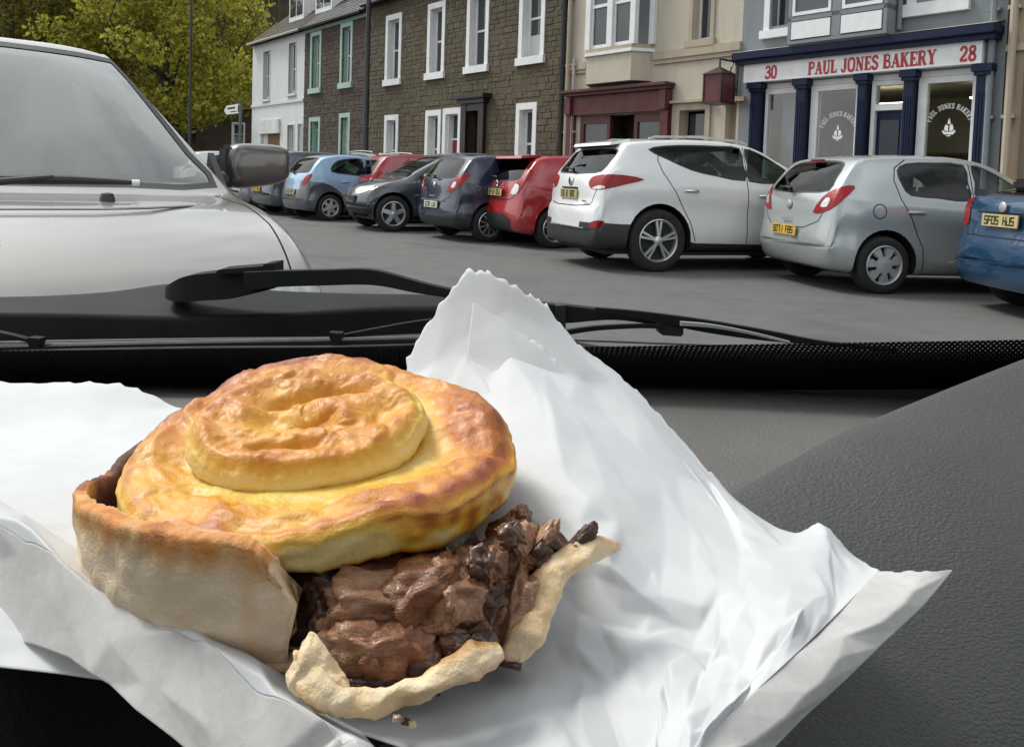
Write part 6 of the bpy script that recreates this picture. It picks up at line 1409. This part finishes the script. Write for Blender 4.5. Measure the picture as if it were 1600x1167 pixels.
# --- lid: puffed ring tilted slightly towards us, overhanging on the open side
TILT = Matrix.Rotation(RD(4.5), 4, 'X') @ Matrix.Rotation(RD(-3.5), 4, 'Y'); LZ = .0294
def lid_edge(a):
    ph = math.degrees(a) % 360
    return interp(ph, [(0, .054), (40, .052), (90, .051), (140, .050), (180, .0462), (215, .0465), (250, .0468), (285, .0500), (320, .0555), (345, .0562), (360, .0545)])
LIPS = [(.040, .006, 2.2, .010, .0016), (.043, -.017, .5, .008, .0012), (.020, -.041, .25, .014, .0013), (-.036, .012, 1.9, .010, .0014), (-.041, -.006, 1.4, .009, .0012), (-.030, -.024, -.6, .010, .0009), (.034, .026, 2.7, .009, .0012)]
def lid_z(r, a, R_):
    q = r/R_; ph = math.degrees(a) % 360; x, y = r*cos(a), r*sin(a)
    puff = interp(ph, [(0, .0078), (25, .0086), (50, .0066), (72, .0098), (95, .0124), (130, .0116), (155, .0072), (180, .0044), (200, .0014), (215, .0004), (250, .0010), (275, .0026), (300, .0044), (322, .0048), (338, .0032), (347, .0028), (360, .0080)])
    qc = interp(ph, [(0, .80), (95, .78), (180, .84), (240, .92), (275, .94), (330, .92), (350, .84), (360, .80)])
    z = puff*math.exp(-(abs(q-qc)/(.25 if q < qc else .20))**2.4)+.0012*sstep(.8, .5, q)
    k = sstep(.5, .7, q)
    wx, wy = x+.004*nz(x, y, 11, 60), y+.004*nz(x, y, 15, 60); rdg = 1-abs(nz(wx, wy, 3, 78, 1))*2.6; rd2 = 1-abs(nz(wx+.3, wy, 8, 150, 1))*2.6
    z += (.0012*nz(x, y, 0, 42, 2)-.0012*max(0, rdg-.45)-.0006*max(0, rd2-.5)+.0002*nz(x, y, 5, 170, 2))*k
    for px_, py_, ang, ln, hh in LIPS:                 # torn lips: a cliff on one side, a slope on the other
        u = (x-px_)*cos(ang)+(y-py_)*sin(ang); v = -(x-px_)*sin(ang)+(y-py_)*cos(ang)+.0016*sin(u*420+px_*900); g = math.exp(-(u/ln)**2)
        z += hh*g*(math.exp(-v/.0009) if v > 0 else math.exp(v/.0065))
    # flaky layers: small terraces and torn lips running round the ring
    f = nz(x+.4*y, y, 9, 95, 2)*3.2; z += .00035*(math.floor(f)+sstep(.0, .25, f-math.floor(f)))*k
    z += .0013*(1-abs(nz(q*5+.6*nz(ph*.02, 2, 0), ph*.018, 1))*2.4)*sstep(.62, .8, q)*(1-sstep(.9, 1, q))
    return z
nr, na = 82, 320; V = []; BK = []; F = []; up_rows = 68
def put(x, y, z, b): p = TILT @ Vector((x, y, z)); V.append((p.x, p.y, p.z+LZ)); BK.append(b)
for j in range(nr):
    for i in range(na):
        a = 2*pi*i/na; R_ = lid_edge(a)*(1+.012*nz(cos(a)*3, sin(a)*3, 0)); ph = math.degrees(a)
        if j < up_rows:
            q = (j/(up_rows-1))**.8; r = R_*q; z = lid_z(r, a, R_); edge = sstep(.93, 1.0, q); z -= .0016*edge**2.6
            x, y = r*cos(a), r*sin(a)
            hi = (z+.001)/.006
            b = .36+.18*sstep(.1, 1.2, hi)*sstep(.5, .72, q)+.15*nz(x, y, 0, 55, 3)+.20*math.exp(-((q-.95)/.035)**2)+.07*nz(x, y, 4, 180, 2)+.34*sstep(60, 90, ph)*(1-sstep(130, 175, ph))*sstep(.66, .9, q)
            b += .12*sstep(340, 352, ph)*sstep(.55, .7, q)+.12*sstep(40, 15, ph)*sstep(.55, .7, q); b += .16*sstep(290, 320, ph)*(1-sstep(335, 350, ph))*sstep(.75, .9, q)*(.6+1.0*nz(x, y, 3, 240, 2)) - .12*edge
            b -= .22*sstep(.72, .52, q)*0; b -= .22*math.exp(-((q-.60)/.07)**2)
            put(x, y, z, b)
        else:
            k = (j-up_rows+1)/(nr-up_rows); z0 = lid_z(R_, a, R_)-.0016; T_ = interp(ph, [(0, .0085), (180, .006), (240, .0048), (270, .0070), (300, .0100), (330, .0100), (360, .0085)])
            z = z0-T_*k; r = R_*(1+.006*sin(k*pi)-.045*k**2)+.0007*nz(ph*.12, k*3, 0); x, y = r*cos(a), r*sin(a)
            dark = sstep(294, 312, ph)*(1-sstep(338, 352, ph))*(.62-.5*k+.55*nz(ph*.22, k*2.5, 5))
            put(x, y, z, -.02+.16*nz(ph*.09, k*4, 1)+.50*sstep(.78, 1, k)+max(0, dark)+.22*sstep(.25, .0, k))
for j in range(nr-1):
    for i in range(na): F.append((j*na+i, j*na+(i+1) % na, (j+1)*na+(i+1) % na, (j+1)*na+i))
V.append(tuple((TILT @ Vector((0, 0, -.012)))+Vector((0, 0, LZ)))); BK.append(.9); k0 = (nr-1)*na
F += [(k0+i, k0+(i+1) % na, len(V)-1) for i in range(na)]
LID = pie_obj('pastry_lid', V, F, BK, M['lidcrust'])
# --- the round knob of pastry on the lid
V = []; BK = []; F = []; nr, na = 64, 240; KX, KY = .0005, -.0005; D2 = Matrix.Rotation(RD(10.5), 4, 'X')
def knob(q, a):
    R_ = .0292*(1+.03*cos(2*a)+.02*nz(cos(a)*2, sin(a)*2, 9)); r = R_*q; x, y = r*cos(a), r*sin(a)*.86
    z = .0008*math.exp(-((q-.86)/.1)**2)-.0004*math.exp(-(q/.55)**2)+.0008*nz(x, y, 2, 60, 2)
    f = nz(x, y+.3*x, 19, 105, 2)*2.6; z += .0003*(math.floor(f)+sstep(0, .22, f-math.floor(f)))
    # sunken wrinkles across the middle
    u = x*.9+y*.25; v = y-.25*x
    cliff = lambda d, a_, b_: math.exp(-d/a_) if d > 0 else math.exp(d/b_)
    z -= .0013*math.exp(-((v+.001+.003*sin(u*150))/.0062)**2)*sstep(.024, .012, abs(u-.004))
    z -= .0024*cliff(-(v-.0105-.0014*sin(u*230)-.0006*sin(u*700)), .0007, .0050)*sstep(.019, .010, abs(u-.003))
    z -= .0016*cliff((v+.0118+.0016*sin(u*210+1)+.0005*sin(u*800)), .0006, .0036)*sstep(.013, .005, abs(u+.006))
    z -= .0017*cliff((v-.001-.0012*sin(u*260)), .0006, .0040)*sstep(.009, .003, abs(u-.001)); z += .0004*math.exp(-((q-.85)/.09)**2)
    wx, wy = x+.003*nz(x, y, 31, 80), y+.003*nz(x, y, 35, 80); z -= .0004*max(0, 1-abs(nz(wx, wy, 23, 85, 1))*2.6-.4)+.0006*nz(x, y, 7, 40, 2)
    f = nz(x, y+.3*x, 19, 105, 2)*2.6; z += .0003*(math.floor(f)+sstep(0, .22, f-math.floor(f)))
    # sunken wrinkles across the middle
    u = x*.9+y*.25; v = y-.25*x
    z -= .0030*math.exp(-((v+.001+.003*sin(u*150))/.0050)**2)*sstep(.024, .012, abs(u-.004)); z -= .0021*math.exp(-((v-.0115-.0012*sin(u*260))/.0026)**2)*sstep(.02, .008, abs(u-.003))
    z -= .0017*math.exp(-((v+.0128+.0015*sin(u*200+1))/.0022)**2)*sstep(.012, .004, abs(u+.005)); z += .0007*nz(x, y, 7, 170, 2)
    return x, y, z
for j in range(nr):
    for i in range(na):
        a = 2*pi*i/na; ph = math.degrees(a)
        if j < 46:
            q = (j/45)**.85; x, y, z = knob(q, a); e = sstep(.88, 1, q); z -= .0020*e**2
            b = .52+.9*z/.004*.12+.13*nz(x, y, 0, 50, 3)+.05*nz(x, y, 6, 200, 2)+.02*math.exp(-((q-.84)/.1)**2)-.18*e
        else:
            k = (j-45)/(nr-46); x, y, z = knob(1, a); z -= .0018+.0092*k; x *= 1-.06*k*k; y *= 1-.06*k*k; s = 1+.055*sin(min(1, k*1.15)*pi)-.05*max(0, k-.7)/.3; x *= s; y *= s; z += .0004*nz(ph*.1, k*3, 0)
            b = .20-.20*sstep(0, .25, k)+.55*sstep(.82, 1, k)+.1*nz(ph*.07, k*3, 3)+.1*sstep(.75, 1, k)
        p = TILT @ (D2 @ Vector((x+KX, y+KY, z+.0114))); V.append((p.x, p.y, p.z+LZ)); BK.append(b)
F = [(j*na+i, j*na+(i+1) % na, (j+1)*na+(i+1) % na, (j+1)*na+i) for j in range(nr-1) for i in range(na)]+[tuple(range(na))[::-1]]
pie_obj('pastry_knob', V, F, BK, M['lidcrust'], LID)
# --- filling
def lump(name, c, size, rot, seed, mat, rough=.25, par=PIE, fq=1.6, sharp=1.0, fib=.085):
    b = bmesh.new(); bmesh.ops.create_icosphere(b, subdivisions=4, radius=1); Rm = Matrix.Rotation(RD(rot[2]), 3, 'Z') @ Matrix.Rotation(RD(rot[1]), 3, 'Y') @ Matrix.Rotation(RD(rot[0]), 3, 'X')
    c = Vector(c)-PIEC; V = []
    for v in b.verts:
        p = v.co.copy(); q = Vector([math.copysign(abs(t_)**(1/ (1+.9*sharp)), t_) for t_ in p]); q = q.lerp(p, .35)
        d = 1+rough*nz(p.x+seed, p.y, p.z, fq, 3)+.05*nz(p.x, p.y+seed, p.z, 6, 2)+fib*(1-2.4*abs(noise.noise((p.x*1.6+seed, p.y*7, p.z*7)))); q = q*d
        v.co = c+Rm @ Vector((q.x*size[0], q.y*size[1], q.z*size[2]))
    mb = MB(); mb.bm(b); return mb.build(name, mat, par, smooth=True)
# dark gravy body filling the case behind the opening
V = []; F = []; n1, n2 = 60, 26
for i in range(n1+1):
    a = RD(lerp(262, 372, i/n1))
    for j in range(n2+1):
        q = j/n2; z = .003+.021*q; r = lerp(.047, .037, q**.7)+.0035*nz(i*.16, j*.2, 2, 1, 3)-.006*sstep(.25, 0, i/n1); V.append((r*cos(a), r*sin(a), z))
F = [(i*(n2+1)+j, i*(n2+1)+j+1, (i+1)*(n2+1)+j+1, (i+1)*(n2+1)+j) for i in range(n1) for j in range(n2)]
FIL = pie_obj('gravy', V, F, None, M['gravy'])
MC = [ # px, py, depth, half sizes (m), rotation, kind
 (600, 942, .166, (.0125, .0060, .0056), (10, 4, 5), 'meatlight'), (665, 925, .166, (.0085, .006, .0060), (0, -20, 20), 'meat'), (705, 935, .165, (.0052, .006, .0050), (0, 10, 40), 'meatlight'),
 (560, 1012, .160, (.0072, .006, .0058), (0, 8, -10), 'meatlight'), (612, 1018, .159, (.0070, .0055, .0056), (0, -8, 10), 'meat'), (665, 1030, .160, (.0045, .005, .0042), (20, 20, 0), 'meatdark'), (575, 1055, .157, (.0085, .004, .0022), (0, 5, 0), 'gravy'),
 (745, 940, .169, (.0048, .005, .0052), (0, 30, 10), 'meatdark'), (735, 985, .166, (.0052, .005, .0036), (0, -15, 0), 'meatdark'), (770, 965, .172, (.0034, .005, .0068), (0, 18, 0), 'meat'), (806, 950, .172, (.0030, .005, .0075), (0, 16, 10), 'meatlight'), (790, 1005, .170, (.0042, .004, .004), (0, 0, 0), 'meatdark'),
 (770, 880, .180, (.0055, .006, .0045), (0, -15, 0), 'meatdark'), (815, 885, .182, (.0075, .006, .0045), (10, -10, 0), 'meatdark'), (852, 868, .184, (.0048, .005, .0046), (0, 40, 0), 'meatdark'), (800, 855, .186, (.0055, .006, .0036), (0, -25, 10), 'meatdark'),
 (790, 835, .192, (.0045, .005, .0030), (0, -30, 0), 'meat'), (812, 818, .196, (.0026, .004, .0036), (0, 10, 0), 'meat'), (740, 890, .174, (.0060, .005, .0038), (0, 5, 20), 'meatdark'), (720, 1010, .162, (.0040, .004, .0030), (0, 0, 0), 'meatdark'), (700, 985, .164, (.0045, .005, .0034), (0, 25, 0), 'meatdark'), (640, 975, .1615, (.0080, .0035, .0016), (0, -8, 0), 'meat'),
 (515, 975, .166, (.0035, .005, .0060), (0, 0, 0), 'gravy'), (830, 905, .180, (.0045, .004, .0030), (0, -30, 0), 'meat')]
MC += [(545, 915, .171, (.0075, .006, .0042), (0, 6, 0), 'meatdark'), (610, 905, .172, (.0085, .006, .004), (0, -5, 0), 'meat'), (668, 897, .173, (.0065, .006, .004), (0, 8, 0), 'meatdark'), (712, 893, .174, (.006, .005, .004), (0, -10, 0), 'meat'), (522, 930, .170, (.005, .005, .006), (0, 0, 0), 'gravy')]
rnd = random.Random(3)
for k in range(46):                         # shreds and small glazed bits, thickest at the right of the opening
    px = rnd.gauss(790, 48); py = 925-.62*(px-700)*rnd.uniform(.4, 1.1)+rnd.uniform(-25, 45)
    if px > 868 or px < 640 or py < 806+max(0, px-815)*.7: continue
    s_ = rnd.uniform(.0010, .0026); MC.append((px, py, interp(px, [(640, .1645), (740, .168), (800, .176), (860, .181)])-.001, (s_*rnd.uniform(1, 2), s_, s_*rnd.uniform(.5, 1.2)), (rnd.uniform(-60, 60), rnd.uniform(-60, 60), rnd.uniform(0, 90)), rnd.choice(['meatdark', 'meatdark', 'meat', 'meatlight'])))
for i, (px, py, t_, sz, rt, kd) in enumerate(MC): lump('meat_chunk', at(px, py, t_+.003), sz, rt, i*3.7+1, M[kd], .34, fq=1.9, sharp=1.0)
# --- torn foot of crust along the bottom of the opening
def slab(name, A, B, th, mat, bake, nseg=9, rows_=18, amp=.0014, seed=0, par=PIE, fq=190):
    """a lumpy slab between two outlines A and B given as (px,py,depth)"""
    A = [Vector(p) for p in catmull([tuple(at(*p)) for p in A], nseg)]; B = [Vector(p) for p in catmull([tuple(at(*p)) for p in B], nseg)]
    n = len(A); V = []; BK = []; m = rows_*2
    for i in range(n):
        d = (A[min(i+1, n-1)]-A[max(i-1, 0)]).normalized(); e = (B[i]-A[i]); nn = d.cross(e).normalized(); tp = min(1, 4*i/n+.35)*min(1, 4*(n-1-i)/n+.35)
        for k in range(m):
            s = 2*pi*k/m; u = .5-.5*cos(s); h = sin(s); h = math.copysign(abs(h)**.6, h)
            p = A[i]+e*u+nn*h*th*.5*tp; q = Vector((nz(p.x, p.y, p.z+seed, fq, 3), nz(p.x+9, p.y, p.z+seed, fq, 3), nz(p.x, p.y+9, p.z+seed, fq, 3)))*amp
            V.append(tuple(p+q-PIEC)); BK.append(bake(i/(n-1), u, h)+.24*nz(p.x, p.y, p.z, 170, 3))
    F = [(i*m+k, i*m+(k+1) % m, (i+1)*m+(k+1) % m, (i+1)*m+k) for i in range(n-1) for k in range(m)]+[tuple(range(m))[::-1], tuple(range((n-1)*m, n*m))]
    return pie_obj(name, V, F, BK, mat, par)
slab('crust_foot', [(452, 1075, .1495), (500, 1108, .1475), (560, 1110, .1475), (620, 1100, .149), (700, 1078, .152), (760, 1052, .156), (786, 1030, .159)],
     [(462, 1010, .153), (510, 1055, .152), (560, 1085, .151), (630, 1078, .1525), (680, 1040, .155), (735, 1000, .158), (775, 1000, .161)], .0048, M['crumb'], lambda s, u, h: .06+.62*sstep(.62, 1, u)*(.5+.5*s)+.25*sstep(.25, 0, u), amp=.0009, seed=3)
slab('crust_tear', [(448, 1060, .150), (470, 1090, .149), (520, 1100, .149), (548, 1080, .150)], [(478, 985, .155), (498, 1000, .1545), (520, 1030, .153), (540, 1060, .152)], .004, M['crumb'], lambda s, u, h: .08+.25*u*s, amp=.0012, seed=8)
# --- the flap of wall that has fallen outwards, with a bit of meat on its tip
slab('crust_flap', [(782, 1030, .168), (800, 985, .171), (818, 935, .175), (842, 890, .179), (885, 856, .183), (932, 842, .186), (962, 846, .187)],
     [(815, 1032, .166), (848, 1000, .167), (868, 950, .171), (880, 912, .175), (910, 888, .179), (944, 876, .183), (964, 862, .186)], .0048, M['crumb'], lambda s, u, h: .30-.22*s+.5*sstep(.5, 0, u)*(1-s*.35)+.22*sstep(.75, 1, s), amp=.0009, seed=5)
lump('meat_chunk', at(908, 846, .184), (.0048, .0016, .0018), (0, -50, 10), 77, M['meatdark'], .2)
lump('meat_chunk', at(880, 868, .182), (.0036, .0016, .0014), (0, -40, 0), 71, M['meatdark'], .2)
# crumbs on the paper
rnd = random.Random(6)
for i in range(7):
    px, py = rnd.choice([(900, 960), (880, 1000), (930, 900), (850, 1060), (780, 1090), (640, 1120), (960, 930)]); px += rnd.uniform(-25, 25); py += rnd.uniform(-12, 12)
    lump('crumb', on_z(px, py, CAMP.z+PF+.004), (.0007, .0006, .0005), (0, 0, 0), i, M['meatdark' if i % 2 else 'crumb'], .4)
